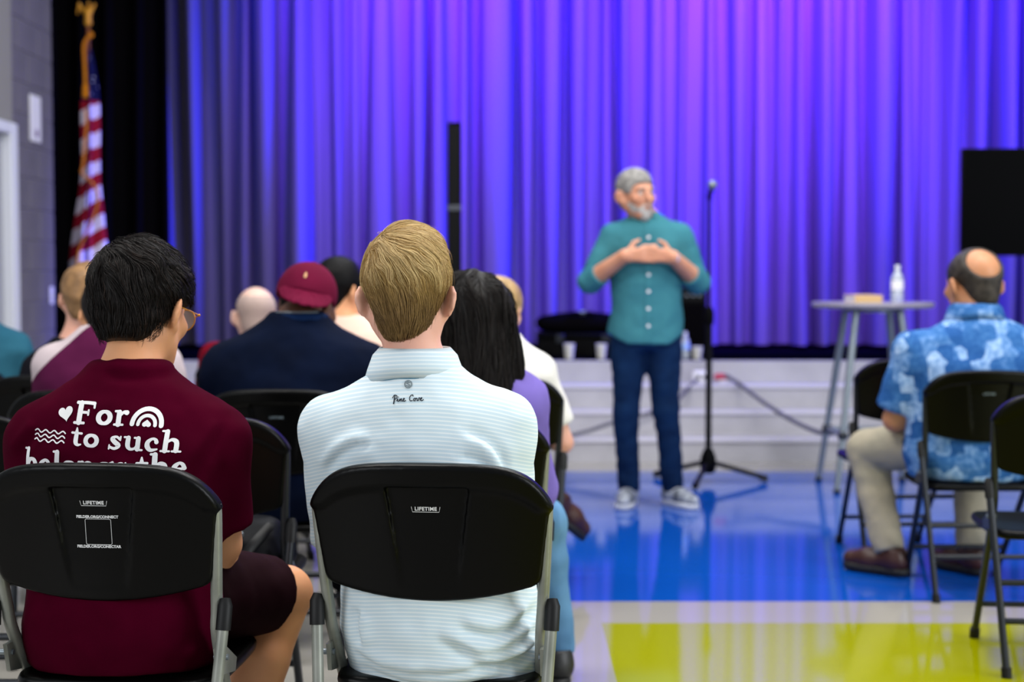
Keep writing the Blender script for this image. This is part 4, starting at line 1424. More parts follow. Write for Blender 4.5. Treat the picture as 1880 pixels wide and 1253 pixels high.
def make_shoe(root, ankle, toe_deg, mats, tilt=None, h=0.008, lace=False):
    upper, sole = mats
    a = np.array(ankle, float)
    o = empty('shoe', (a[0], a[1], a[2] - 0.095))
    # upper as the part itself, sole and laces as its sub-parts
    COL.objects.unlink(o); bpy.data.objects.remove(o)
    f = Field()
    f.cone((0, -0.02, 0.105), (0, -0.02, 0.06), 0.044, 0.046, 0.02, cut0=0.0)
    f.cone((0, -0.03, 0.055), (0, 0.09, 0.05), 0.042, 0.042, 0.03)
    f.cone((0, 0.09, 0.045), (0.0, 0.165, 0.040), 0.044, 0.036, 0.03)
    f.func(lambda x, y, z: 0.018 - z, (-0.1, -0.1, 0), (0.1, 0.3, 0.2), 0.01, 'i')
    u = link('shoe', f.mesh('shoe', h), upper, root)
    f = Field()
    def sl(x, y, z):
        hw = 0.040 + 0.010 * np.exp(-((y - 0.11) / 0.06) ** 2)
        yc = np.clip(y, -0.035, 0.155)
        d2 = np.sqrt(np.maximum(np.abs(x) / hw, 0) ** 2 + ((y - yc) / 0.046) ** 2) - 1
        return smax(d2 * 0.04, np.abs(z - 0.0145) - 0.0145, 0.006)
    f.func(sl, (-0.055, -0.085, 0), (0.055, 0.205, 0.03), 0.0)
    s2 = link('sole', f.mesh('sole', h * 0.8), sole, u)
    if lace:
        for i in range(4):
            y = 0.03 + 0.022 * i
            z = 0.098 - 0.006 * i
            MB().tube([(-0.028, y, z - 0.012), (0, y + 0.004, z), (0.028, y, z - 0.012)], 0.005, 6).build('lace', M['lace_dark'], u)
    u.location = (a[0], a[1], a[2] - 0.095)
    u.rotation_euler = tilt if tilt is not None else (0, 0, math.radians(toe_deg))
    return u

# ---- hair
def hairline(x, y, nape, side=0.0, front=0.075, wide=0.040):
    base = np.interp(y, [-0.14, -0.05, -0.022, 0.0, 0.04, 0.058, 0.10], [nape, nape, nape * 0.45 + side * 0.55, side, side - 0.01, front * 0.7, front])
    return base + 1.15 * np.clip(np.abs(x) - wide, 0, 0.06) * np.clip((-y - 0.0) / 0.05, 0, 1)

def make_hair_fn(ts=0.010, tb=0.012, tt=0.018, nape=-0.085, side=0.0, front=0.07, bald=None, lump=0.0, seed=2, wide=0.040, cut=True, quiff=None, nk=0.0, taper=2.5):
    def fn(x, y, z):
        x = x * (1 + taper * np.clip(0.02 - z, 0, 0.06))
        d = sd_ell(x, y, z, (0, -0.015, 0.036), (0.077 + ts, 0.097 + tb, 0.080 + tt))
        d = smin(d, sd_ell(x, y, z, (0, -0.050, -0.035), (0.060 + ts * 0.3 + nk, 0.052 + tb * 0.7, 0.068)), 0.035)
        if quiff is not None:
            d = smin(d, sd_ell(x, y, z, quiff[0], quiff[1]), 0.03)
        if lump:
            p = np.stack([x, y, z], -1)
            d = d + lump * vnoise(p * 26, seed) + lump * 0.5 * vnoise(p * 60, seed + 1)
        if cut:
            d = smax(d, hairline(x, y, nape, side, front, wide) - z, 0.010)
            if bald is not None:
                for c, r in bald:
                    d = smax(d, -sd_ell(x, y, z, c, r), 0.012)
        return d
    return fn

def add_hair(info, fn, material, res=0.006, color=None, bounds=None, name='hair'):
    b = bounds or ((-0.13, -0.16, -0.13), (0.13, 0.14, 0.18))
    v, q = mesh_fn(fn, b[0], b[1], res, 1)
    local = v.copy()
    w = info['hc'] + (v * info['hs']) @ info['R'].T
    me = mesh_np(name, w, q)
    if color is not None:
        set_tint(me, color)
    return link(name, me, material, info['root']), local

def add_strands(info, hair_obj, fn, seeds, flow, length, nseg, radius, lift, wob, rng, colors, material, tipfac=0.25, flyaway=0.02, name='hair_strands'):
    X = lambda V: info['hc'] + (V * info['hs']) @ info['R'].T
    me = strand_mesh(name, fn, seeds, flow, length, nseg, radius, lift, wob, rng, colors, tipfac, flyaway, 3, X)
    o = link(name, me, material, hair_obj)
    return tag(o, kind='stuff')

def crown_flow(crown, swirl=0.35, down=9.0, bias=(0, 0, 0), zref=0.08):
    c = np.array(crown)
    def fl(p):
        r = p - c
        r = r / (np.linalg.norm(r, axis=1, keepdims=True) + 0.01)
        sw = np.cross(np.array([0, 0, 1.0])[None, :], r) * swirl
        g = np.clip((zref - p[:, 2]) * down, 0, 2.5)[:, None] * np.array([0, 0, -1.0])
        b = np.clip((p[:, 2] - 0.06) * 14, 0, 1)[:, None] * np.array(bias)[None, :]
        return r + sw + g + b
    return fl

def rgb(h): return np.array(hexc(h)[:3])

def collar_ring(name, root, c, r, h, material, t=0.004, tilt=0.0, n=40):
    """round ribbed neckband"""
    pts = [(c[0] + r[0] * math.cos(a), c[1] + r[1] * math.sin(a), c[2] + tilt * math.sin(a)) for a in np.linspace(0, 2 * math.pi, n)]
    v, fq = [], []
    prof = [(-t, -h), (t, -h), (t * 1.2, -h * 0.2), (t * 0.9, h * 0.8), (0, h), (-t, h * 0.7)]
    m = len(prof)
    for i in range(n - 1):
        a = 2 * math.pi * i / (n - 1)
        for (dr, dz) in prof:
            k = (1 - dz / h) * 0.006
            v.append((c[0] + (r[0] + dr + k) * math.cos(a), c[1] + (r[1] + dr + k) * math.sin(a), c[2] + tilt * math.sin(a) + dz))
    for i in range(n - 1):
        j = (i + 1) % (n - 1)
        for k in range(m):
            k2 = (k + 1) % m
            fq.append((i * m + k, i * m + k2, j * m + k2, j * m + k))
    return MB().add(v, fq).build(name, material, root, auto=False)

def fold_collar(name, root, c, top, bot, h, material, drop=0.012, n=56, open_deg=26, lift=0.0, t=0.0035):
    """shirt collar: stand inside, leaf folded over outside; opening at the front (+y)"""
    v, fq = [], []
    a0 = math.radians(90 + open_deg); a1 = math.radians(450 - open_deg)
    prof = [(0.0, -h * 0.9, 'i'), (0.0, -h * 0.3, 'i'), (0.0, 0.0, 't'), (0.35, -h * 0.16, 'o'), (0.7, -h * 0.55, 'o'), (1.0, -h, 'o'), (0.93, -h + 0.002, 'u'), (0.6, -h * 0.6, 'u'), (0.25, -h * 0.3, 'u')]
    m = len(prof)
    for i in range(n):
        a = a0 + (a1 - a0) * i / (n - 1)
        fr = (math.sin(a) + 1) / 2                       # 0 back, 1 front
        for (u, dz, kind) in prof:
            rx = top[0] + (bot[0] - top[0]) * u
            ry = top[1] + (bot[1] - top[1]) * u
            k = {'i': -t, 't': 0.0, 'o': t, 'u': -0.2 * t}[kind]
            dz2 = dz * (1 + 0.25 * fr) - drop * (math.cos(a) ** 2) * u - lift * fr
            v.append((c[0] + (rx + k) * math.cos(a), c[1] + (ry + k) * math.sin(a), c[2] + dz2))
    for i in range(n - 1):
        for k in range(m):
            k2 = (k + 1) % m
            fq.append((i * m + k, (i + 1) * m + k, (i + 1) * m + k2, i * m + k2))
    fq.append(tuple(range(m))); fq.append(tuple((n - 1) * m + k for k in range(m))[::-1])
    o = MB().add(v, fq).build(name, material, root, auto=False)
    return o

M['hair_strand'] = hair_mat('hair_strand', 0.5, 0.25)
M['hair_dark'] = hair_mat('hair_dark', 0.5, 0.18)
M['lace_dark'] = mat('lace_dark', '#15171c', 0.7)
M['sole_black'] = mat('sole_black', '#0b0b0c', 0.6)
M['sole_white'] = mat('sole_white', '#cfd2da', 0.5)
M['shoe_brown'] = mat('shoe_brown', '#3c1d14', 0.45)
M['shoe_dark'] = mat('shoe_dark', '#141416', 0.5)
M['sneaker'] = mat('sneaker', '#b9bfca', 0.6, vary=('#4a505c', 16))
M['denim'] = cloth('denim', '#0c1f3d', '#112a4d')
M['denim_light'] = cloth('denim_light', '#4a7096', '#5d86ab')
M['khaki'] = cloth('khaki', '#a39a86', '#96907e')
M['pants_black'] = cloth('pants_black', '#0b0c10')
DARK = (M['shoe_dark'], M['sole_black'])
BROWN = (M['shoe_brown'], M['sole_black'])

# ------------------------------------------------------------------ 1: man in the maroon T-shirt
M['maroon_tee'] = cloth('maroon_tee', '#3f0017', '#370013')
M['maroon_tee'].node_tree.nodes['Principled BSDF'].inputs['Specular IOR Level'].default_value = 0.02
M['maroon_shorts'] = cloth('maroon_shorts', '#1d050d', '#19040a')
def man_maroon():
    loc = (-0.770, 2.905)
    def loc_of(px, py, Y=2.80):
        w = W(px, py, Y); return (w.x - loc[0], w.z)
    cr = creases([[loc_of(318, 925), loc_of(350, 868), loc_of(385, 815), loc_of(398, 780)],
                  [loc_of(345, 950), loc_of(378, 900), loc_of(400, 850)],
                  [loc_of(15, 850), loc_of(40, 815), loc_of(60, 790)],
                  [loc_of(170, 690), loc_of(230, 700), loc_of(300, 696)]], 0.006, 0.010)
    info = seated('man in maroon printed T-shirt and shorts, dark tousled hair, glasses, front left chair', loc, 0,
                  M['skin_warm'], M['maroon_tee'], M['maroon_shorts'], DARK,
                  zn=1.006, sx=0.005, sy=0.035, slouch=-0.03, sw=0.232, girth=1.04, arm_r=1.05, res=0.0065, cres=0.0075, zsh=0.858, trap=0.070,
                  hc=(0.016, 0.105, 1.112), yaw=-18, pitch=14, roll=-2, hs=0.98, sleeve=0.82, sleeve_r=1.12,
                  elbow={1: (0.178, 0.06, 0.64), -1: (-0.205, 0.06, 0.64)}, wrist={1: (0.12, 0.30, 0.57), -1: (-0.14, 0.3, 0.6)},
                  knee={1: (0.262, 0.35, 0.475), -1: (-0.25, 0.40, 0.52)}, ankle={1: (0.15, 0.22, 0.095), -1: (-0.15, 0.30, 0.095)},
                  shorts=0.07, leg_r=1.1, fold=0.004, extra=cr, seed=3, neck_r=(0.051, 0.056), slope=0.06)
    collar_ring('neckband', info['root'], (0.003, 0.034, 1.006), (0.068, 0.067), 0.010, M['maroon_tee'], 0.004, 0.0)
    # hair
    kw = dict(ts=0.018, tb=0.024, tt=0.036, nape=-0.080, side=0.022, front=0.06, lump=0.005, seed=8, wide=0.046, nk=0.006)
    fn = make_hair_fn(**kw)
    ho, hv = add_hair(info, fn, M['hair_dark'], 0.005, rgb('#0d0807'))
    fu = make_hair_fn(**{**kw, 'cut': False})
    rng = np.random.default_rng(5)
    n = 10000
    s = hv[rng.integers(0, len(hv), n)] + rng.normal(0, 0.002, (n, 3))
    hl = s[:, 2] - hairline(s[:, 0], s[:, 1], -0.080, 0.022, 0.06, 0.046)
    s = s[hl > 0.010]; hl = hl[hl > 0.010]; n = len(s)
    ln = np.minimum(rng.uniform(0.035, 0.075, n), hl * 1.0 + rng.uniform(0.0, 0.004, n))
    mixv = rng.uniform(0, 1, n)[:, None]
    col = rgb('#0b0706') * (1 - mixv) + rgb('#17100d') * mixv
    br = (rng.uniform(0, 1, n) < 0.08)[:, None]
    col = np.where(br, rgb('#2a1c15'), col)
    add_strands(info, ho, fu, s, crown_flow((-0.01, -0.05, 0.12), 0.5, 9, (0.5, 0.3, 0)), ln, 7, 0.00055, 0.010, (0.6, 36, 0.10), rng, col, M['hair_dark'], 0.3, 0.14)
    # glasses: round wire rims, hinges and temples
    R, hc, hs = info['R'], info['hc'], info['hs']
    T = lambda p: tuple(hc + R @ (V3(*p) * hs))
    gl = None
    for sx in (-1, 1):
        ring = [T((sx * 0.034 + 0.025 * math.cos(a), 0.113 - 0.004 * abs(math.cos(a)), 0.004 + 0.023 * math.sin(a))) for a in np.linspace(0, 2 * math.pi, 29)]
        o = MB().tube(ring, 0.0013, 6).build('glasses_rim', M['gold'], info['root'])
        MB().tube([T((sx * 0.060, 0.110, 0.010)), T((sx * 0.072, 0.100, 0.012)), T((sx * 0.080, 0.05, 0.010)), T((sx * 0.084, -0.01, 0.008))], 0.0014, 6).build('temple', M['gold'], o)
        MB().sphere(T((sx * 0.0725, 0.101, 0.012)), 0.003, 8, 6).build('hinge', M['gold'], o)
        lens = [T((sx * 0.034 + 0.024 * math.cos(a), 0.1125, 0.004 + 0.022 * math.sin(a))) for a in np.linspace(0, 2 * math.pi, 25)[:-1]]
        MB().add(lens, [tuple(range(24))]).build('lens', M['clear_plastic'], o)
    # ---- print on the back: heart, For, rainbow / waves, to such / belongs the
    bv = bvh_of(info['shirt'].data)
    sh = info['shirt']
    def line(px0, py0, px1, py1):
        """baseline start/end pixels -> mapping of (u along, v up) in metres"""
        a, b = np.array(loc_of(px0, py0)), np.array(loc_of(px1, py1))
        e = (b - a) / np.linalg.norm(b - a)
        nrm = np.array([-e[1], e[0]])
        return lambda u, v: tuple(a + e * u + nrm * v)
    G = glyphs()
    def word(text, size, track=0.0, squeeze=1.0):
        p = Print2D(); x = 0.0
        for ch in text:
            if ch == ' ':
                x += 0.30; continue
            w, strokes = G[ch]
            for (pts, closed) in strokes:
                p.stroke([((x + a) * size * squeeze, b * size, r * size) for a, b, r in pts], closed)
            x += w + track
        return p, x * size * squeeze
    def fit(text, size, total, mp, name):
        _, w = word(text, size)
        p, _ = word(text, size, squeeze=total / w)
        p.place(name, M['print_white'], sh, mp, bv, 0.0022)
    px = 0.00104
    fit('For', 0.0425, 105 * px, line(132, 779, 236, 782), 'lettering')
    fit('to such', 0.0385, 203 * px, line(130, 817, 331, 832), 'lettering')
    fit('belongs the', 0.0435, 312 * px, line(33, 869, 345, 876), 'lettering')
    heart = []
    for t in np.linspace(0, 2 * math.pi, 40)[:-1]:
        hx = 16 * math.sin(t) ** 3; hz = 13 * math.cos(t) - 5 * math.cos(2 * t) - 2 * math.cos(3 * t) - math.cos(4 * t)
        c_, s_ = math.cos(0.28), math.sin(0.28)
        heart.append(((hx * c_ - hz * s_) * 0.00096, (hx * s_ + hz * c_) * 0.00096))
    Print2D().poly(heart, (0, 0)).place('heart_print', M['print_white'], sh, line(114, 761, 140, 762), bv, 0.0022)
    rb = Print2D()
    for r0, hw in ((0.0265, 0.0042), (0.0155, 0.0032)):
        rb.stroke([(r0 * math.cos(a), r0 * 1.12 * math.sin(a), hw) for a in np.linspace(0.0, math.pi, 24)], sm=False)
    rb.stroke([(-0.0035, 0.001, 0.0045), (0, 0.006, 0.0038), (0.0035, 0.001, 0.0045)], sm=False)
    rb.place('rainbow_print', M['print_white'], sh, line(268, 781, 300, 784), bv, 0.0022)
    wv = Print2D()
    for k in range(3):
        wv.stroke([(u, 0.0085 * (1 - k) + 0.0026 * math.sin(u / 0.068 * 2 * math.pi * 3.5), 0.0013) for u in np.linspace(0, 0.069, 50)], sm=False)
    wv.place('wave_print', M['print_white'], sh, line(53, 802, 120, 804), bv, 0.0022)

def glyphs():
    """plump rounded slab letters: name -> (advance, strokes of (x, y, half width))"""
    def ring(cx, cy, rx, ry, thick=0.115, thin=0.075):
        return ([(cx + rx * math.cos(a), cy + ry * math.sin(a), thin + (thick - thin) * abs(math.cos(a))) for a in np.linspace(0, 2 * math.pi, 13)[:-1]], True)
    g = {}
    g['F'] = (0.88, [([(0.24, 0.08, 0.125), (0.24, 0.9, 0.125)], False), ([(0.06, 0.06, 0.06), (0.44, 0.06, 0.06)], False),
                     ([(0.08, 0.93, 0.07), (0.5, 0.94, 0.07), (0.78, 0.92, 0.075)], False), ([(0.79, 0.94, 0.055), (0.80, 0.74, 0.05)], False),
                     ([(0.3, 0.52, 0.06), (0.56, 0.52, 0.06)], False), ([(0.58, 0.62, 0.045), (0.58, 0.42, 0.045)], False)])
    g['o'] = (0.72, [ring(0.35, 0.33, 0.225, 0.255)])
    g['r'] = (0.60, [([(0.2, 0.06, 0.115), (0.2, 0.58, 0.11)], False), ([(0.05, 0.045, 0.05), (0.37, 0.045, 0.05)], False), ([(0.05, 0.62, 0.05), (0.2, 0.62, 0.06)], False),
                     ([(0.27, 0.46, 0.05), (0.36, 0.58, 0.07), (0.48, 0.57, 0.105)], False)])
    g['t'] = (0.52, [([(0.22, 0.86, 0.04), (0.23, 0.6, 0.10), (0.24, 0.2, 0.115), (0.34, 0.07, 0.07), (0.46, 0.10, 0.04)], False), ([(0.04, 0.62, 0.055), (0.44, 0.62, 0.055)], False)])
    g['s'] = (0.56, [([(0.44, 0.50, 0.06), (0.30, 0.61, 0.06), (0.15, 0.52, 0.09), (0.26, 0.36, 0.11), (0.42, 0.20, 0.10), (0.28, 0.05, 0.07), (0.08, 0.12, 0.06)], False),
                     ([(0.46, 0.63, 0.04), (0.46, 0.46, 0.04)], False), ([(0.07, 0.02, 0.04), (0.07, 0.2, 0.04)], False)])
    g['u'] = (0.80, [([(0.2, 0.60, 0.11), (0.2, 0.24, 0.115), (0.3, 0.07, 0.075), (0.46, 0.10, 0.06), (0.55, 0.25, 0.06)], False), ([(0.58, 0.60, 0.11), (0.58, 0.08, 0.115)], False),
                     ([(0.05, 0.62, 0.05), (0.2, 0.62, 0.05)], False), ([(0.44, 0.62, 0.05), (0.58, 0.62, 0.05)], False), ([(0.6, 0.045, 0.05), (0.75, 0.045, 0.05)], False)])
    g['c'] = (0.60, [([(0.46, 0.46, 0.10), (0.42, 0.57, 0.08), (0.30, 0.61, 0.065), (0.15, 0.46, 0.10), (0.14, 0.24, 0.12), (0.27, 0.07, 0.09), (0.50, 0.12, 0.045)], False)])
    g['h'] = (0.82, [([(0.2, 0.06, 0.115), (0.2, 0.98, 0.11)], False), ([(0.04, 1.0, 0.05), (0.2, 1.0, 0.055)], False), ([(0.05, 0.045, 0.05), (0.36, 0.045, 0.05)], False),
                     ([(0.26, 0.48, 0.05), (0.40, 0.60, 0.075), (0.55, 0.54, 0.105), (0.6, 0.38, 0.115), (0.6, 0.08, 0.115)], False), ([(0.46, 0.045, 0.05), (0.77, 0.045, 0.05)], False)])
    g['b'] = (0.78, [([(0.18, 0.1, 0.10), (0.18, 0.98, 0.10)], False), ([(0.03, 1.0, 0.05), (0.18, 1.0, 0.05)], False), ring(0.43, 0.33, 0.20, 0.255)])
    g['e'] = (0.66, [([(0.16, 0.35, 0.06), (0.48, 0.36, 0.055)], False), ([(0.52, 0.38, 0.09), (0.46, 0.54, 0.08), (0.32, 0.60, 0.065), (0.15, 0.44, 0.11), (0.15, 0.24, 0.115), (0.29, 0.07, 0.085), (0.54, 0.13, 0.045)], False)])
    g['l'] = (0.42, [([(0.21, 0.06, 0.115), (0.21, 0.98, 0.11)], False), ([(0.05, 1.0, 0.05), (0.2, 1.0, 0.055)], False), ([(0.05, 0.045, 0.05), (0.37, 0.045, 0.05)], False)])
    g['n'] = (0.82, [([(0.2, 0.06, 0.115), (0.2, 0.58, 0.11)], False), ([(0.05, 0.62, 0.05), (0.2, 0.62, 0.05)], False), ([(0.05, 0.045, 0.05), (0.36, 0.045, 0.05)], False),
                     ([(0.26, 0.48, 0.05), (0.40, 0.60, 0.075), (0.55, 0.54, 0.105), (0.6, 0.38, 0.115), (0.6, 0.08, 0.115)], False), ([(0.46, 0.045, 0.05), (0.77, 0.045, 0.05)], False)])
    g['g'] = (0.70, [ring(0.31, 0.40, 0.19, 0.19), ([(0.5, 0.58, 0.05), (0.64, 0.64, 0.065)], False), ([(0.2, 0.2, 0.05), (0.2, 0.08, 0.07), (0.5, 0.02, 0.09), (0.5, -0.14, 0.08), (0.3, -0.2, 0.06), (0.1, -0.12, 0.07)], False)])
    return g
man_maroon()

# ------------------------------------------------------------------ 2: young man in the striped polo
def stripe_mat(name):
    m = cloth(name, '#c9d6dc', None, 0.7, 0.15)
    nt, N, L, B = nodes(m)
    tc = N.new('ShaderNodeTexCoord'); sp = N.new('ShaderNodeSeparateXYZ')
    L.new(tc.outputs['Object'], sp.inputs[0])
    dx = math_node(nt, 'ADD', sp.outputs[0], 0.05)
    s = math_node(nt, 'ADD', sp.outputs[2], math_node(nt, 'MULTIPLY', math_node(nt, 'MULTIPLY', dx, dx), 0.85))
    w = math_node(nt, 'SINE', math_node(nt, 'MULTIPLY', s, 2 * math.pi / 0.0074))
    mr = N.new('ShaderNodeMapRange'); mr.inputs['From Min'].default_value = 0.05; mr.inputs['From Max'].default_value = 0.65
    L.new(w, mr.inputs['Value'])
    L.new(mix_col(nt, mr.outputs['Result'], hexc('#c0d2db'), hexc('#d8e0e2')), B.inputs['Base Color'])
    return m
M['polo'] = stripe_mat('polo')
M['polo_trim'] = mat('polo_trim', '#5e8ba3', 0.7)
def man_polo():
    loc = (-0.130, 2.905)
    def loc_of(px, py, Y=2.80):
        w = W(px, py, Y); return (w.x - loc[0], w.z)
    L_ = lambda pts: [loc_of(*p) for p in pts]
    cr = creases([L_([(598, 870), (618, 842), (648, 822), (685, 812)]), L_([(932, 868), (918, 832), (893, 805), (855, 788)]),
                  L_([(900, 866), (880, 848), (845, 835)])], 0.009, 0.009)
    cr2 = creases([L_([(640, 1200), (720, 1225), (800, 1230), (880, 1222), (980, 1200)]), L_([(650, 1225), (740, 1248), (840, 1250), (940, 1240)]),
                   L_([(840, 1140), (910, 1160), (990, 1125)]), L_([(800, 1160), (900, 1195), (1000, 1160)]), L_([(840, 1190), (920, 1222), (1000, 1190)]),
                   L_([(655, 1120), (650, 1150), (662, 1190)])], 0.010, 0.011)
    info = seated('blond young man in pale blue striped polo, seen from behind on the middle front chair', loc, 0,
                  M['skin_fair'], M['polo'], M['pants_black'], DARK,
                  zn=1.020, sx=-0.058, sy=0.0, slouch=-0.018, trap=0.082, sw=0.228, girth=1.06, depth=1.02, res=0.0065, cres=0.0065, zsh=0.885,
                  hc=(-0.080, 0.045, 1.142), yaw=-3, pitch=4, roll=0, hs=0.98, sleeve=0.90, sleeve_r=1.1,
                  elbow={1: (0.110, 0.07, 0.62), -1: (-0.212, 0.07, 0.62)}, wrist={1: (0.10, 0.28, 0.58), -1: (-0.18, 0.26, 0.58)},
                  knee={1: (0.10, 0.44, 0.50), -1: (-0.17, 0.43, 0.50)}, fold=0.0035, extra=lambda v: cr(v) + cr2(v), seed=17,
                  neck_r=(0.054, 0.058), slope=0.05, hem=0.40)
    root = info['root']
    # shirt tail flaring out at the left hip
    fold_collar('collar', root, (-0.062, 0.003, 1.044), (0.070, 0.068), (0.100, 0.096), 0.054, M['polo'], drop=0.016)
    bv = bvh_of(info['shirt'].data); sh = info['shirt']
    # trim line under the collar leaf
    pts = []
    for a in np.linspace(math.radians(200), math.radians(340), 30):
        pts.append((-0.062 + 0.1005 * math.cos(a), 0.003 + 0.0965 * math.sin(a), 1.044 - 0.0555 - 0.016 * math.cos(a) ** 2))
    MB().tube(pts, 0.0016, 6).build('collar_trim', M['polo_trim'], root)
    # round badge with S, script lettering
    bd = Print2D()
    bd.stroke([(0.0066 * math.cos(a), 0.0066 * math.sin(a), 0.0011) for a in np.linspace(0, 2 * math.pi, 25)[:-1]], True, 2)
    bd.stroke([(0.0032, 0.0026, 0.0009), (0.0, 0.0036, 0.0010), (-0.0030, 0.0018, 0.0010), (0.0, 0.0, 0.0010), (0.0030, -0.0018, 0.0010), (0.0, -0.0036, 0.0010), (-0.0032, -0.0026, 0.0009)], False, 5)
    b0 = loc_of(749, 706)
    bd.place('round_badge', M['print_grey'], sh, lambda u, v: (b0[0] + u, b0[1] + v), bv, 0.0020)
    sc = Print2D()
    r = 0.00075
    S = lambda pts: sc.stroke([(a * 0.0105, b * 0.0105, r) for a, b in pts], False, 6)
    S([(0.35, -0.35), (0.45, 0.3), (0.55, 0.9), (0.5, 0.4), (0.4, -0.3)])                       # P
    S([(0.2, 0.55), (0.45, 0.95), (0.85, 0.85), (0.85, 0.5), (0.55, 0.35)])
    S([(0.85, 0.1), (1.05, 0.4), (1.0, 0.1), (1.15, 0.02), (1.3, 0.2)]); S([(1.1, 0.66), (1.12, 0.68)])  # i
    S([(1.3, 0.2), (1.4, 0.4), (1.4, 0.05), (1.5, 0.3), (1.65, 0.4), (1.65, 0.1), (1.8, 0.05)])   # n
    S([(1.8, 0.05), (2.0, 0.25), (2.1, 0.42), (1.95, 0.42), (1.9, 0.15), (2.05, 0.0), (2.3, 0.12)])  # e
    S([(3.45, 0.75), (3.35, 0.95), (3.05, 0.8), (2.9, 0.4), (3.05, 0.05), (3.35, 0.1)])           # C
    S([(3.75, 0.42), (3.55, 0.3), (3.6, 0.03), (3.8, 0.1), (3.82, 0.35), (3.7, 0.42), (3.95, 0.35)])  # o
    S([(3.95, 0.42), (4.1, 0.35), (4.15, 0.03), (4.35, 0.15), (4.4, 0.45), (4.55, 0.4)])          # v
    S([(4.6, 0.15), (4.8, 0.3), (4.85, 0.45), (4.7, 0.42), (4.65, 0.12), (4.85, 0.0), (5.1, 0.15)])  # e
    t0 = loc_of(719, 737); t1 = loc_of(778, 734)
    k = (t1[0] - t0[0]) / (5.1 * 0.0105)
    sc.place('script_lettering', M['print_ink'], sh, lambda u, v: (t0[0] + u * k, t0[1] + v * k + u * 0.04), bv, 0.0020)
    # hair
    kw = dict(taper=3.3, ts=0.0095, tb=0.014, tt=0.030, nape=-0.094, side=0.024, front=0.06, wide=0.044, quiff=((0.004, 0.03, 0.10), (0.062, 0.075, 0.045)))
    fn = make_hair_fn(**kw)
    ho, hv = add_hair(info, fn, M['hair_strand'], 0.005, rgb('#4d3a22'))
    fu = make_hair_fn(**{**kw, 'cut': False})
    rng = np.random.default_rng(9)
    n = 17000
    s = hv[rng.integers(0, len(hv), n)] + rng.normal(0, 0.002, (n, 3))
    hl = s[:, 2] - hairline(s[:, 0], s[:, 1], -0.094, 0.024, 0.06, 0.044)
    s = s[hl > 0.0]; hl = hl[hl > 0.0]; n = len(s)
    ln = np.minimum(np.interp(s[:, 2], [-0.1, 0.0, 0.1], [0.022, 0.05, 0.085]) * rng.uniform(0.7, 1.2, n), hl * 1.1 + rng.uniform(0.0, 0.006, n))
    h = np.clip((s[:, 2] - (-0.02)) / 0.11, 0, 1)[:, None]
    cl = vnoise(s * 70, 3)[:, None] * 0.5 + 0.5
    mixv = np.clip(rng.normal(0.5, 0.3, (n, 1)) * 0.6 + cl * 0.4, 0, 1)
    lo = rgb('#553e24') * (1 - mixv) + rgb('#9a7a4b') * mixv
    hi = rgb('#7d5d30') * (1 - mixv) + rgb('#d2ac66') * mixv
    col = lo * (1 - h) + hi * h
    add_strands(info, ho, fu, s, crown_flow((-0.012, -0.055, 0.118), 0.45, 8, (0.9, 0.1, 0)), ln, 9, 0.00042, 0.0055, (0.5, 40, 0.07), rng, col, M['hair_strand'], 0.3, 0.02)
    # longer sun-bleached top layer falling from the crown, ending in uneven tips half way down
    rng = np.random.default_rng(19)
    n = 5200
    s = hv[rng.integers(0, len(hv), 4 * n)]
    s = s[(s[:, 2] > 0.055)][:n] + rng.normal(0, 0.002, (min(n, (s[:, 2] > 0.055).sum()), 3))
    n = len(s)
    ln = np.clip((s[:, 2] - 0.005) * 1.25 * rng.uniform(0.55, 1.15, n), 0.02, 0.13)
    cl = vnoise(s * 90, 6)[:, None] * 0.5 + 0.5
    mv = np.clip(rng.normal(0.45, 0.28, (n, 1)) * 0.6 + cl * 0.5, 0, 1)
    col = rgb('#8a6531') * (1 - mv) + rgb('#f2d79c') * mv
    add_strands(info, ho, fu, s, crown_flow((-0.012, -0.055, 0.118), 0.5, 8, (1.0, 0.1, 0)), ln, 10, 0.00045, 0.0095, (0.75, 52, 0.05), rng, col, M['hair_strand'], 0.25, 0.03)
man_polo()

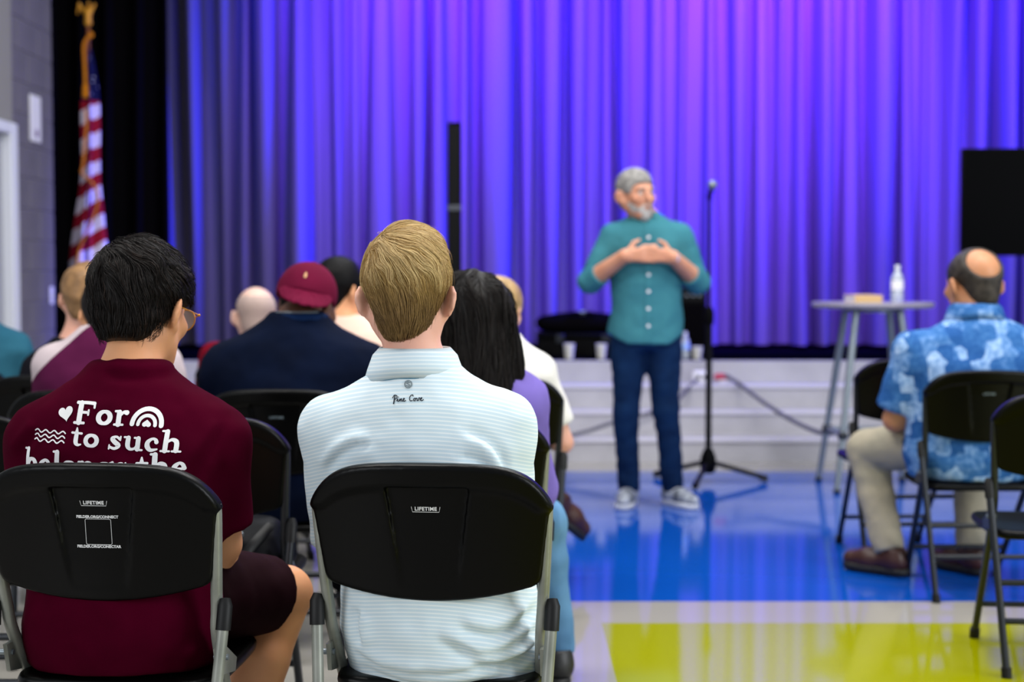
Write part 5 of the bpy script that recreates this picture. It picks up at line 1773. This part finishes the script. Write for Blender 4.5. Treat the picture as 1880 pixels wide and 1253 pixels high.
# ------------------------------------------------------------------ 3: woman with long dark hair in lavender
def woman_lavender():
    loc = (-0.105, 3.83)
    info = seated('woman with long dark wavy hair in a lavender top behind the blond man', loc, 0,
                  M['skin_tan'], cloth('lavender_top', '#7666b2', '#6d5da8'), M['denim_light'], DARK,
                  zn=0.985, sx=-0.01, sy=0.03, sw=0.205, girth=1.04, res=0.010, cres=0.009, hc=(0.008, 0.05, 1.066), yaw=-8, pitch=6, hs=0.97, sleeve=1.6,
                  elbow={1: (0.175, 0.10, 0.60)}, wrist={1: (0.10, 0.30, 0.58)},
                  knee={1: (0.185, 0.40, 0.47)}, ankle={1: (0.235, 0.40, 0.095)}, seed=23, fold=0.006)
    def fn(x, y, z):
        d = sd_ell(x, y, z, (0, -0.015, 0.025), (0.098, 0.118, 0.104))
        px = x * 0.9
        d = smin(d, sd_cone(px * 1.0, (y + 0.035) * 1.25, z, (0, -0.02, 0.0), (0.01, -0.05, -0.235), 0.094, 0.105), 0.05)
        d = smin(d, sd_cone(x, y * 1.3, z, (0.06, -0.03, -0.08), (0.085, -0.05, -0.235), 0.05, 0.045), 0.04)
        p = np.stack([x, y, z], -1)
        d = d + 0.011 * vnoise(p * np.array([24, 24, 10]), 4) + 0.005 * vnoise(p * np.array([60, 60, 16]), 5)
        face = sd_ell(x, y, z, (0, 0.12, -0.06), (0.07, 0.10, 0.12))
        return smax(smax(d, -face, 0.015), -0.30 - z + 0.03 * vnoise(p * 40, 7), 0.02)
    b = ((-0.17, -0.22, -0.36), (0.17, 0.14, 0.16))
    ho, hv = add_hair(info, fn, M['hair_dark'], 0.008, rgb('#080606'), b)
    rng = np.random.default_rng(31)
    n = 8000
    s = hv[rng.integers(0, len(hv), n)] + rng.normal(0, 0.003, (n, 3))
    s = s[s[:, 2] > -0.27]; n = len(s)
    mv = rng.uniform(0, 1, n)[:, None]
    col = rgb('#080605') * (1 - mv) + rgb('#1c1512') * mv
    ln = np.minimum(rng.uniform(0.08, 0.16, n), (s[:, 2] + 0.31) * 1.1)
    add_strands(info, ho, fn, s, crown_flow((0.0, -0.03, 0.13), 0.05, 14, (0, 0, 0)), ln, 8, 0.0008, 0.008, (0.7, 20, 0.05), rng, col, M['hair_dark'], 0.4, 0.05)
woman_lavender()

# ------------------------------------------------------------------ 4: fair-haired woman in white
def woman_white():
    info = seated('fair haired woman in a white top, mostly hidden behind the dark haired woman', (-0.055, 5.19), 0,
                  M['skin_fair'], cloth('white_top', '#d8d6d2', '#cfccc8'), M['denim'], BROWN,
                  zn=0.965, sx=0.0, sy=0.03, sw=0.205, hc=(0.005, 0.06, 1.055), yaw=-25, hs=0.97, sleeve=0.78, sleeve_r=1.2,
                  elbow={1: (0.235, 0.04, 0.585)}, wrist={1: (0.12, 0.30, 0.60)},
                  knee={-1: (0.06, 0.42, 0.60), 1: (0.10, 0.42, 0.50)}, ankle={-1: (0.20, 0.50, 0.345), 1: (0.06, 0.42, 0.095)},
                  tilt={-1: (math.radians(-38), math.radians(10), math.radians(-62))}, seed=29, fold=0.007)
    def fn(x, y, z):
        d = sd_ell(x, y, z, (0, -0.015, 0.03), (0.092, 0.112, 0.102))
        d = smin(d, sd_cone(x * 0.85, y + 0.03, z, (0, -0.02, 0.0), (0, -0.02, -0.10), 0.075, 0.065), 0.04)
        p = np.stack([x, y, z], -1)
        d = d + 0.005 * vnoise(p * np.array([34, 34, 12]), 3)
        return smax(smax(d, -sd_ell(x, y, z, (0, 0.125, -0.05), (0.07, 0.09, 0.11)), 0.015), -0.15 - z, 0.02)
    add_hair(info, fn, mat('hair_honey', '#a98a5e', 0.5, 0.3, vary=('#7f6542', 22), bump=(60, 0.6, 0.004)), 0.009, None, ((-0.14, -0.16, -0.18), (0.14, 0.14, 0.16)))
woman_white()

# ------------------------------------------------------------------ 5: man in navy with maroon cap
def man_navy():
    info = seated('broad man in a navy top and maroon baseball cap seen from behind', (-0.695, 4.675), 0,
                  M['skin_brown'], cloth('navy_top', '#030c22', '#02081a'), M['pants_black'], DARK,
                  zn=1.045, sx=0.005, sy=0.05, slouch=-0.03, sw=0.275, girth=1.34, depth=1.2, belly=0.06, zsh=0.875, arm_r=1.35, leg_r=1.2,
                  hc=(0.032, 0.125, 1.085), yaw=-28, pitch=16, roll=4, hs=1.02, sleeve=0.95, seed=37, fold=0.006, slope=0.10, neck_r=(0.064, 0.075))
    root = info['root']
    collar_ring('neckband', root, (0.01, 0.055, 1.050), (0.085, 0.080), 0.012, cloth('navy_rib', '#0c1f40'), 0.005)
    chain = [(0.01 + 0.082 * math.cos(a), 0.055 + 0.079 * math.sin(a), 1.066) for a in np.linspace(math.radians(215), math.radians(325), 24)]
    MB().tube(chain, 0.003, 6).build('neck_chain', M['steel'], root)
    fn = make_hair_fn(ts=0.003, tb=0.003, tt=0.003, nape=-0.075, side=0.0, front=0.06)
    add_hair(info, fn, mat('hair_black', '#050405', 0.7, 0.08, bump=(260, 0.6, 0.002)), 0.008)
    R, hc, hs = info['R'], info['hc'], info['hs']
    # worn back to front: the peak hangs over the nape
    Q = rot(36)
    T = lambda V: hc + ((np.asarray(V) * np.array([-1.0, -1.0, 1.0]) * hs) @ Q.T + np.array([0, -0.024, 0])) @ R.T
    mcap = cloth('cap_cloth', '#5e0f2c', '#560c28')
    def dome(x, y, z):
        d = sd_ell(x, y, z, (0, -0.010, 0.030), (0.098, 0.117, 0.107))
        lim = 0.012 - 0.18 * (y + 0.02) * (y < 0) * 0.3
        d = smax(d, 0.010 - z + 0.12 * np.clip(y, -0.1, 0.1), 0.006)
        hole = np.sqrt((x / 0.042) ** 2 + ((z - 0.018) / 0.030) ** 2) - 1
        d = smax(d, -np.where(y < -0.04, hole * 0.03, 1.0), 0.006)
        return d
    v, q = mesh_fn(dome, (-0.105, -0.135, -0.02), (0.105, 0.115, 0.15), 0.006)
    cap = link('cap', mesh_np('cap', T(v), q), mcap, root)
    def brim(x, y, z):
        zz = 0.030 - 3.6 * x * x - 0.85 * (y - 0.09)
        d2 = np.sqrt((x / 0.086) ** 2 + ((y - 0.075) / 0.088) ** 2) - 1
        return smax(smax(d2 * 0.08, np.abs(z - zz) - 0.0055, 0.003), 0.07 - y, 0.003)
    v, q = mesh_fn(brim, (-0.09, 0.06, -0.07), (0.09, 0.19, 0.06), 0.006)
    link('cap_brim', mesh_np('cap_brim', T(v), q), mcap, cap)
    MB().sphere(tuple(T([[0, -0.012, 0.137]])[0]), 0.008, 10, 6, (1, 1, 0.6)).build('cap_button', mcap, cap)
    st_ = [tuple(p) for p in T([(0.044 * math.cos(a), -0.119 + 0.012 * abs(math.cos(a)), 0.006 + 0.0) for a in np.linspace(math.pi, 0, 12)])]
    MB().tube(st_, 0.009, 8, flat=0.4).build('cap_strap', mcap, cap)
    em = T([(0.014, 0.1005, 0.064), (0.014, 0.0945, 0.082)])
    MB().tube([tuple(em[0]), tuple((em[0] + em[1]) / 2), tuple(em[1])], [0.0045, 0.005, 0.0025], 8, flat=0.5).build('cap_emblem', mat('emblem_tan', '#c79a6c', 0.7), cap)
man_navy()

# ------------------------------------------------------------------ 6: bald man in red
info = seated('bald man in a red top far down the left rows', (-1.12, 6.40), 0,
              M['skin_pale'], cloth('red_top', '#7a0c22', '#6d0a1e'), M['pants_black'], DARK,
              zn=0.905, sx=0.0, sy=0.03, sw=0.245, zsh=0.825, hc=(0.0, 0.05, 1.003), pitch=4, hs=1.08, seed=41)
fn = make_hair_fn(ts=0.002, tb=0.0025, tt=-0.01, nape=-0.08, side=0.0, front=0.05)
add_hair(info, fn, mat('hair_stubble', '#b09a92', 0.8, 0.2, bump=(300, 0.4, 0.001)), 0.008)

# ------------------------------------------------------------------ 7: dark-haired man in peach
info = seated('dark haired man in a pale peach shirt looking towards the stage', (-0.655, 5.86), 0,
              M['skin_warm'], cloth('peach_shirt', '#e0bfae', '#d8b4a3'), M['denim'], DARK,
              zn=1.005, sx=-0.02, sy=0.03, sw=0.225, zsh=0.885, hc=(-0.035, 0.055, 1.122), yaw=-38, pitch=2, hs=1.0, seed=43, slope=0.08)
fold_collar('collar', info['root'], (-0.02, 0.03, 1.02), (0.066, 0.064), (0.088, 0.08), 0.035, cloth('peach_collar', '#e0bfae'))
fn = make_hair_fn(ts=0.014, tb=0.016, tt=0.022, nape=-0.085, side=0.0, front=0.06, lump=0.003)
add_hair(info, fn, mat('hair_jet', '#070607', 0.55, 0.1, bump=(120, 0.6, 0.003)), 0.008)
T = lambda p: tuple(info['hc'] + info['R'] @ (V3(*p) * info['hs']))
for sx in (-1, 1):
    o = MB().tube([T((sx * 0.034 + 0.024 * math.cos(a), 0.113, 0.004 + 0.020 * math.sin(a))) for a in np.linspace(0, 2 * math.pi, 21)], 0.002, 6).build('glasses_rim', M['frame_dark'], info['root'])
    MB().tube([T((sx * 0.058, 0.11, 0.01)), T((sx * 0.076, 0.095, 0.011)), T((sx * 0.084, -0.01, 0.008))], 0.002, 6).build('temple', M['frame_dark'], o)

# ------------------------------------------------------------------ 8: person in maroon with white shoulders
def raglan_mat():
    m = cloth('raglan_shirt', '#4b1336', None)
    nt, N, L, B = nodes(m)
    tc = N.new('ShaderNodeTexCoord'); sp = N.new('ShaderNodeSeparateXYZ')
    L.new(tc.outputs['Object'], sp.inputs[0])
    ax = math_node(nt, 'ABSOLUTE', sp.outputs[0])
    s = math_node(nt, 'ADD', sp.outputs[2], math_node(nt, 'MULTIPLY', ax, 0.95))
    w = math_node(nt, 'GREATER_THAN', s, 1.072)
    L.new(mix_col(nt, w, hexc('#4b1336'), hexc('#b7a9ad')), B.inputs['Base Color'])
    return m
info = seated('dark haired person in a maroon top with white shoulders, behind the maroon shirt man', (-1.275, 4.60), 0,
              M['skin_warm'], raglan_mat(), M['denim'], DARK,
              zn=1.01, sx=0.0, sy=0.05, sw=0.225, zsh=0.895, hc=(-0.01, 0.12, 1.05), pitch=18, hs=0.98, seed=47, slope=0.08)
fn = make_hair_fn(ts=0.018, tb=0.018, tt=0.018, nape=-0.09, side=-0.03, front=0.06, lump=0.004)
add_hair(info, fn, mat('hair_deep_brown', '#120d0d', 0.55, 0.1, bump=(120, 0.6, 0.003)), 0.008)

# ------------------------------------------------------------------ 9: fair-haired person far left, teal person at the edge
info = seated('person with short sandy hair far left beside the block wall', (-1.585, 5.24), 0,
              M['skin_fair'], cloth('dark_top', '#121218'), M['denim'], DARK,
              zn=0.955, sx=0.02, sy=0.04, sw=0.18, zsh=0.84, girth=0.85, hc=(0.055, 0.07, 1.098), pitch=6, hs=0.98, seed=53)
fn = make_hair_fn(ts=0.014, tb=0.016, tt=0.022, nape=-0.085, side=0.0, front=0.06, lump=0.004)
add_hair(info, fn, mat('hair_sandy', '#94704a', 0.5, 0.3, vary=('#6f5236', 25), bump=(90, 0.6, 0.003)), 0.008)
info = seated('person in a teal blue shirt cut off by the left edge', (-2.20, 5.90), 0,
              M['skin_fair'], cloth('teal_shirt', '#1d4a5e', '#2b5d70'), M['denim'], DARK,
              zn=1.02, sx=0.0, sy=0.03, sw=0.255, girth=1.15, zsh=0.885, hc=(0, 0.06, 1.13), seed=59, slope=0.08)
fn = make_hair_fn(ts=0.012, tb=0.014, tt=0.02, nape=-0.085)
add_hair(info, fn, mat('hair_grey', '#77736f', 0.55, 0.1, bump=(120, 0.6, 0.003)), 0.009)

# ------------------------------------------------------------------ 10: man in the patterned blue shirt
def pattern_mat():
    m = cloth('patterned_shirt', '#3f6ea8', None, 0.75)
    nt, N, L, B = nodes(m)
    tc = N.new('ShaderNodeTexCoord')
    mp = N.new('ShaderNodeMapping'); mp.inputs['Scale'].default_value = (19, 6, 16)
    mp.inputs['Rotation'].default_value = (0, math.radians(8), 0)
    L.new(tc.outputs['Object'], mp.inputs['Vector'])
    vo = N.new('ShaderNodeTexVoronoi'); vo.distance = 'CHEBYCHEV'; vo.inputs['Scale'].default_value = 1.0; vo.inputs['Randomness'].default_value = 0.7
    L.new(mp.outputs[0], vo.inputs['Vector'])
    sp = N.new('ShaderNodeSeparateColor'); L.new(vo.outputs['Color'], sp.inputs[0])
    no = N.new('ShaderNodeTexNoise'); no.inputs['Scale'].default_value = 55; no.inputs['Detail'].default_value = 2
    L.new(tc.outputs['Object'], no.inputs['Vector'])
    v = math_node(nt, 'ADD', math_node(nt, 'MULTIPLY', sp.outputs[0], 0.75), math_node(nt, 'MULTIPLY', math_node(nt, 'SUBTRACT', no.outputs['Fac'], 0.5), 0.75))
    cr = N.new('ShaderNodeValToRGB')
    e = cr.color_ramp.elements
    e[0].position = 0.0; e[0].color = hexc('#24508c')
    e[1].position = 1.0; e[1].color = hexc('#b8cdec')
    for pos, c in ((0.3, '#36659f'), (0.5, '#5a82b8'), (0.7, '#86a6d0')):
        q = e.new(pos); q.color = hexc(c)
    L.new(v, cr.inputs[0]); L.new(cr.outputs[0], B.inputs['Base Color'])
    return m
def man_pattern():
    info = seated('balding man in a blue patterned shirt and khaki trousers seated at the right', (1.755, 5.555), 0,
                  M['skin_tan'], pattern_mat(), M['khaki'], BROWN,
                  zn=1.035, sx=0.0, sy=0.015, sw=0.292, girth=1.32, depth=1.2, belly=0.04, zsh=0.895, arm_r=1.22, leg_r=1.12, res=0.010, cres=0.010,
                  hc=(0.0, 0.05, 1.148), yaw=18, pitch=6, hs=1.14, trap=0.075, sleeve=0.84, sleeve_r=1.15, slope=0.07, neck_r=(0.058, 0.072),
                  elbow={-1: (-0.285, 0.06, 0.63), 1: (0.29, 0.06, 0.63)}, wrist={-1: (-0.20, 0.30, 0.60), 1: (0.15, 0.3, 0.6)},
                  knee={-1: (-0.315, 0.38, 0.475), 1: (0.13, 0.44, 0.48)}, ankle={-1: (-0.265, 0.20, 0.10), 1: (0.06, 0.22, 0.10)},
                  toe=(48, 30), seed=61, fold=0.007)
    fold_collar('collar', info['root'], (0.0, 0.018, 1.078), (0.084, 0.082), (0.114, 0.106), 0.055, info['shirt'].data.materials[0], drop=0.02)
    fn = make_hair_fn(ts=0.007, tb=0.008, tt=0.004, nape=-0.075, side=-0.01, front=0.06, bald=[((-0.012, -0.100, 0.070), (0.058, 0.075, 0.055)), ((0, 0.075, 0.10), (0.05, 0.07, 0.05))])
    add_hair(info, fn, mat('hair_salt_pepper', '#1d1815', 0.6, 0.3, vary=('#3b342f', 40), bump=(200, 0.6, 0.002)), 0.006)
    MB().box(-0.262, -0.225, 0.03, 0.06, 0.53, 0.56, 0.008).build('belt_clip', M['rubber'], info['root'])
man_pattern()

# ------------------------------------------------------------------ 11: the standing speaker
M['skin_ruddy'] = skin_mat('skin_ruddy', '#cc9276', '#c08468')
M['shoe_tan'] = mat('shoe_tan', '#4a2c1c', 0.5)
def speaker():
    loc = (0.685, 7.52)
    root = empty('person', (loc[0], loc[1], 0), math.pi, 'grey bearded man in a teal shirt and jeans standing with both hands on his chest', 'person')
    hc = V3(0.055, 0.03, 1.590)
    R = rot(30, 2, 3)
    hs = 1.05
    S = {1: V3(0.168, 0.0, 1.375), -1: V3(-0.168, 0.0, 1.375)}
    E = {1: V3(0.288, 0.015, 1.150), -1: V3(-0.262, 0.015, 1.150)}
    Wr = {1: V3(0.125, 0.185, 1.275), -1: V3(-0.118, 0.19, 1.268)}
    Hp = {1: V3(0.078, 0.0, 0.88), -1: V3(-0.078, 0.0, 0.88)}
    K = {1: V3(0.105, 0.025, 0.49), -1: V3(-0.105, 0.025, 0.49)}
    A = {1: V3(0.085, 0.0, 0.10), -1: V3(-0.145, 0.0, 0.10)}
    toe = {1: -14, -1: 28}
    rows0 = [(0.80, 0.165, 0.115), (0.90, 0.17, 0.12), (1.03, 0.162, 0.12), (1.18, 0.172, 0.118), (1.33, 0.185, 0.112), (1.42, 0.140, 0.092), (1.470, 0.075, 0.07), (1.50, 0.062, 0.06)]
    f = Field()
    f.loft([(z, 0, 0, a - 0.014, b - 0.014) for z, a, b in rows0], 0.03, 0.03)
    nb = V3(0.005, -0.01, 1.475)
    for s in (-1, 1):
        f.cone(nb + V3(s * 0.05, 0, -0.03), S[s], 0.045, 0.052, 0.04)
        f.chain([S[s], E[s], Wr[s]], [0.052, 0.042, 0.029], 0.03)
        f.cone(E[s] * 0.75 + Wr[s] * 0.25, Wr[s], 0.044, 0.029, 0.02)
        hand_prims(f, Wr[s], (-s * 1.0, 0.06, 0.10 if s > 0 else 0.16), (0, -1, 0), -1 if s < 0 else 1, 0.12, 1.05, 0.5)
        f.chain([Hp[s], K[s], A[s]], [0.085, 0.055, 0.038], 0.04)
        ty = math.radians(toe[s])
        f.cone(A[s] + V3(0, -0.02, -0.03), A[s] + V3(-math.sin(ty) * 0.15, math.cos(ty) * 0.15, -0.06), 0.034, 0.022, 0.02)
    head_prims(f, hc, R, hs, True, nb, (0.056, 0.062))
    link('body', f.mesh('body', 0.0058), M['skin_ruddy'], root)
    # shirt
    shirt_m = cloth('teal_button_shirt', '#3c7883', '#36707d')
    g = Field()
    rows = [(0.80, 0, 0.0, 0.196, 0.146), (0.90, 0, 0, 0.196, 0.144)] + [(z, 0, 0.0, a + 0.015, b + 0.016) for z, a, b in rows0[2:6]] + [(1.462, 0, 0, 0.088, 0.080), (1.480, 0, 0, 0.072, 0.07)]
    g.loft(rows, 0.03, 0.012)
    for s in (-1, 1):
        g.cone(nb + V3(s * 0.05, 0, -0.055), S[s], 0.060, 0.064, 0.05)
        g.cone(S[s], E[s], 0.066, 0.062, 0.03)
        e = E[s] + (Wr[s] - E[s]) * 0.24
        g.cone(E[s], e, 0.060, 0.056, 0.02, cut1=0.0)
    g.func(lambda x, y, z: 0.832 + 0.55 * np.clip(np.abs(x) - 0.10, 0, 1) - z, (-1, -1, 0), (1, 1, 2), 0.006, 'i')
    so = link('shirt', g.mesh('shirt', 0.008, folds(0.006, (6, 6, 9), 71)), shirt_m, root)
    fold_collar('collar', root, (0.003, 0.0, 1.502), (0.066, 0.066), (0.094, 0.088), 0.042, shirt_m, open_deg=20)
    for s in (-1, 1):
        d = (Wr[s] - E[s]) / np.linalg.norm(Wr[s] - E[s])
        e = E[s] + (Wr[s] - E[s]) * 0.22
        MB().tube([tuple(e - d * 0.018), tuple(e + d * 0.022)], [0.064, 0.060], 20).build('rolled_cuff', shirt_m, root)
    bv = bvh_of(so.data)
    def front_y(x, z):
        h = bv.ray_cast(Vector((x, 1.0, z)), Vector((0, -1, 0)))
        return h[0].y if h[0] is not None else 0.13
    pk = [(0.0, front_y(0.0, z) + 0.001, z) for z in np.linspace(0.845, 1.44, 30)]
    vv, ff = [], []
    for i, p in enumerate(pk):
        vv += [(-0.016, p[1] - 0.003, p[2]), (-0.016, p[1] + 0.003, p[2]), (0.016, p[1] + 0.003, p[2]), (0.016, p[1] - 0.003, p[2])]
        if i:
            b = 4 * (i - 1)
            ff += [(b, b + 1, b + 5, b + 4), (b + 1, b + 2, b + 6, b + 5), (b + 2, b + 3, b + 7, b + 6)]
    MB().add(vv, ff).build('placket', shirt_m, so)
    for z in (0.925, 1.012, 1.098, 1.182, 1.37):
        o = MB().lathe([(0.0085, 0), (0.0085, 0.003), (0.0065, 0.004)], 14).build('button', M['paper_white'], so)
        o.rotation_euler = (-math.pi / 2, 0, 0); o.location = (0, front_y(0, z) + 0.003, z)
    # jeans
    t = Field()
    t.loft([(0.80, 0, 0, 0.150, 0.112), (0.90, 0, 0, 0.160, 0.118), (0.98, 0, 0, 0.155, 0.112)], 0.03, 0.02)
    for s in (-1, 1):
        t.cone(Hp[s], K[s], 0.104, 0.066, 0.03)
        t.cone(K[s], A[s] + V3(0, -0.005, -0.025), 0.066, 0.056, 0.02, cut1=0.0)
    link('jeans', t.mesh('jeans', 0.009, folds(0.006, (6, 6, 14), 77)), M['denim'], root)
    for s in (-1, 1):
        make_shoe(root, A[s] + V3(0, 0, -0.005), toe[s], (M['sneaker'], M['sole_white']), h=0.006, lace=True)
    # face, hair and beard
    info = dict(root=root, hc=hc, R=R, hs=hs)
    T = lambda p: tuple(hc + R @ (V3(*p) * hs))
    for sx in (-1, 1):
        e = MB().sphere(T((sx * 0.031, 0.080, 0.006)), 0.0125, 12, 8).build('eye', mat('eye_white', '#d8d2cc', 0.3), root)
        MB().sphere(T((sx * 0.031, 0.089, 0.006)), 0.0055, 10, 6).build('iris', mat('iris_dark', '#21160f', 0.2), e)
        MB().tube([T((sx * 0.014, 0.098, 0.024)), T((sx * 0.032, 0.098, 0.030)), T((sx * 0.050, 0.086, 0.024))], 0.0045, 6).build('eyebrow', mat('brow_grey', '#6d6660', 0.7), root)
    MB().tube([T((-0.020, 0.096, -0.063)), T((0, 0.102, -0.062)), T((0.020, 0.096, -0.063))], [0.002, 0.005, 0.002], 6).build('lips', mat('lips_rose', '#95574c', 0.5), root)
    gm = mat('hair_silver', '#97948f', 0.6, 0.3, vary=('#6a6765', 40), bump=(160, 0.6, 0.003))
    add_hair(info, make_hair_fn(ts=0.008, tb=0.010, tt=0.014, nape=-0.075, side=-0.01, front=0.062, lump=0.002), gm, 0.006)
    def beard(x, y, z):
        d = sd_ell(x, y, z, (0, 0.028, -0.030), (0.069, 0.074, 0.095))
        d = smin(d, sd_cone(x, y, z, (0, 0.05, -0.075), (0, 0.070, -0.104), 0.042, 0.026), 0.02)
        top = np.interp(np.abs(x), [0, 0.024, 0.035, 0.06, 0.08], [-0.044, -0.050, -0.066, -0.045, -0.005])
        d = smax(d, z - top, 0.008)
        d = smax(d, 0.0 - y - 0.006, 0.01)
        d = smax(d, -sd_ell(x, y, z, (0, 0.105, -0.064), (0.022, 0.03, 0.0085)), 0.004)
        d = smax(d, -sd_ell(x, y, z, (0, 0.11, -0.03), (0.026, 0.03, 0.018)), 0.004)
        return d
    add_hair(info, beard, mat('beard_silver', '#bdb9b6', 0.7, 0.2, vary=('#8f8a87', 45), bump=(180, 0.6, 0.003)), 0.005, None, ((-0.09, -0.03, -0.15), (0.09, 0.12, 0.01)), 'beard')
    d = (Wr[-1] - E[-1]) / np.linalg.norm(Wr[-1] - E[-1])
    w0 = Wr[-1] - d * 0.018
    wt = MB().tube([tuple(w0 - d * 0.011), tuple(w0 + d * 0.011)], 0.033, 18).build('watch_strap', mat('strap_blue', '#3b4a78', 0.5), root)
    MB().box(-0.016, 0.016, -0.006, 0.006, -0.016, 0.016, 0.004).build('watch_face', mat('watch_glass', '#9fb4e0', 0.2), wt).location = tuple(w0 + V3(0, 0.033, 0.006))
speaker()
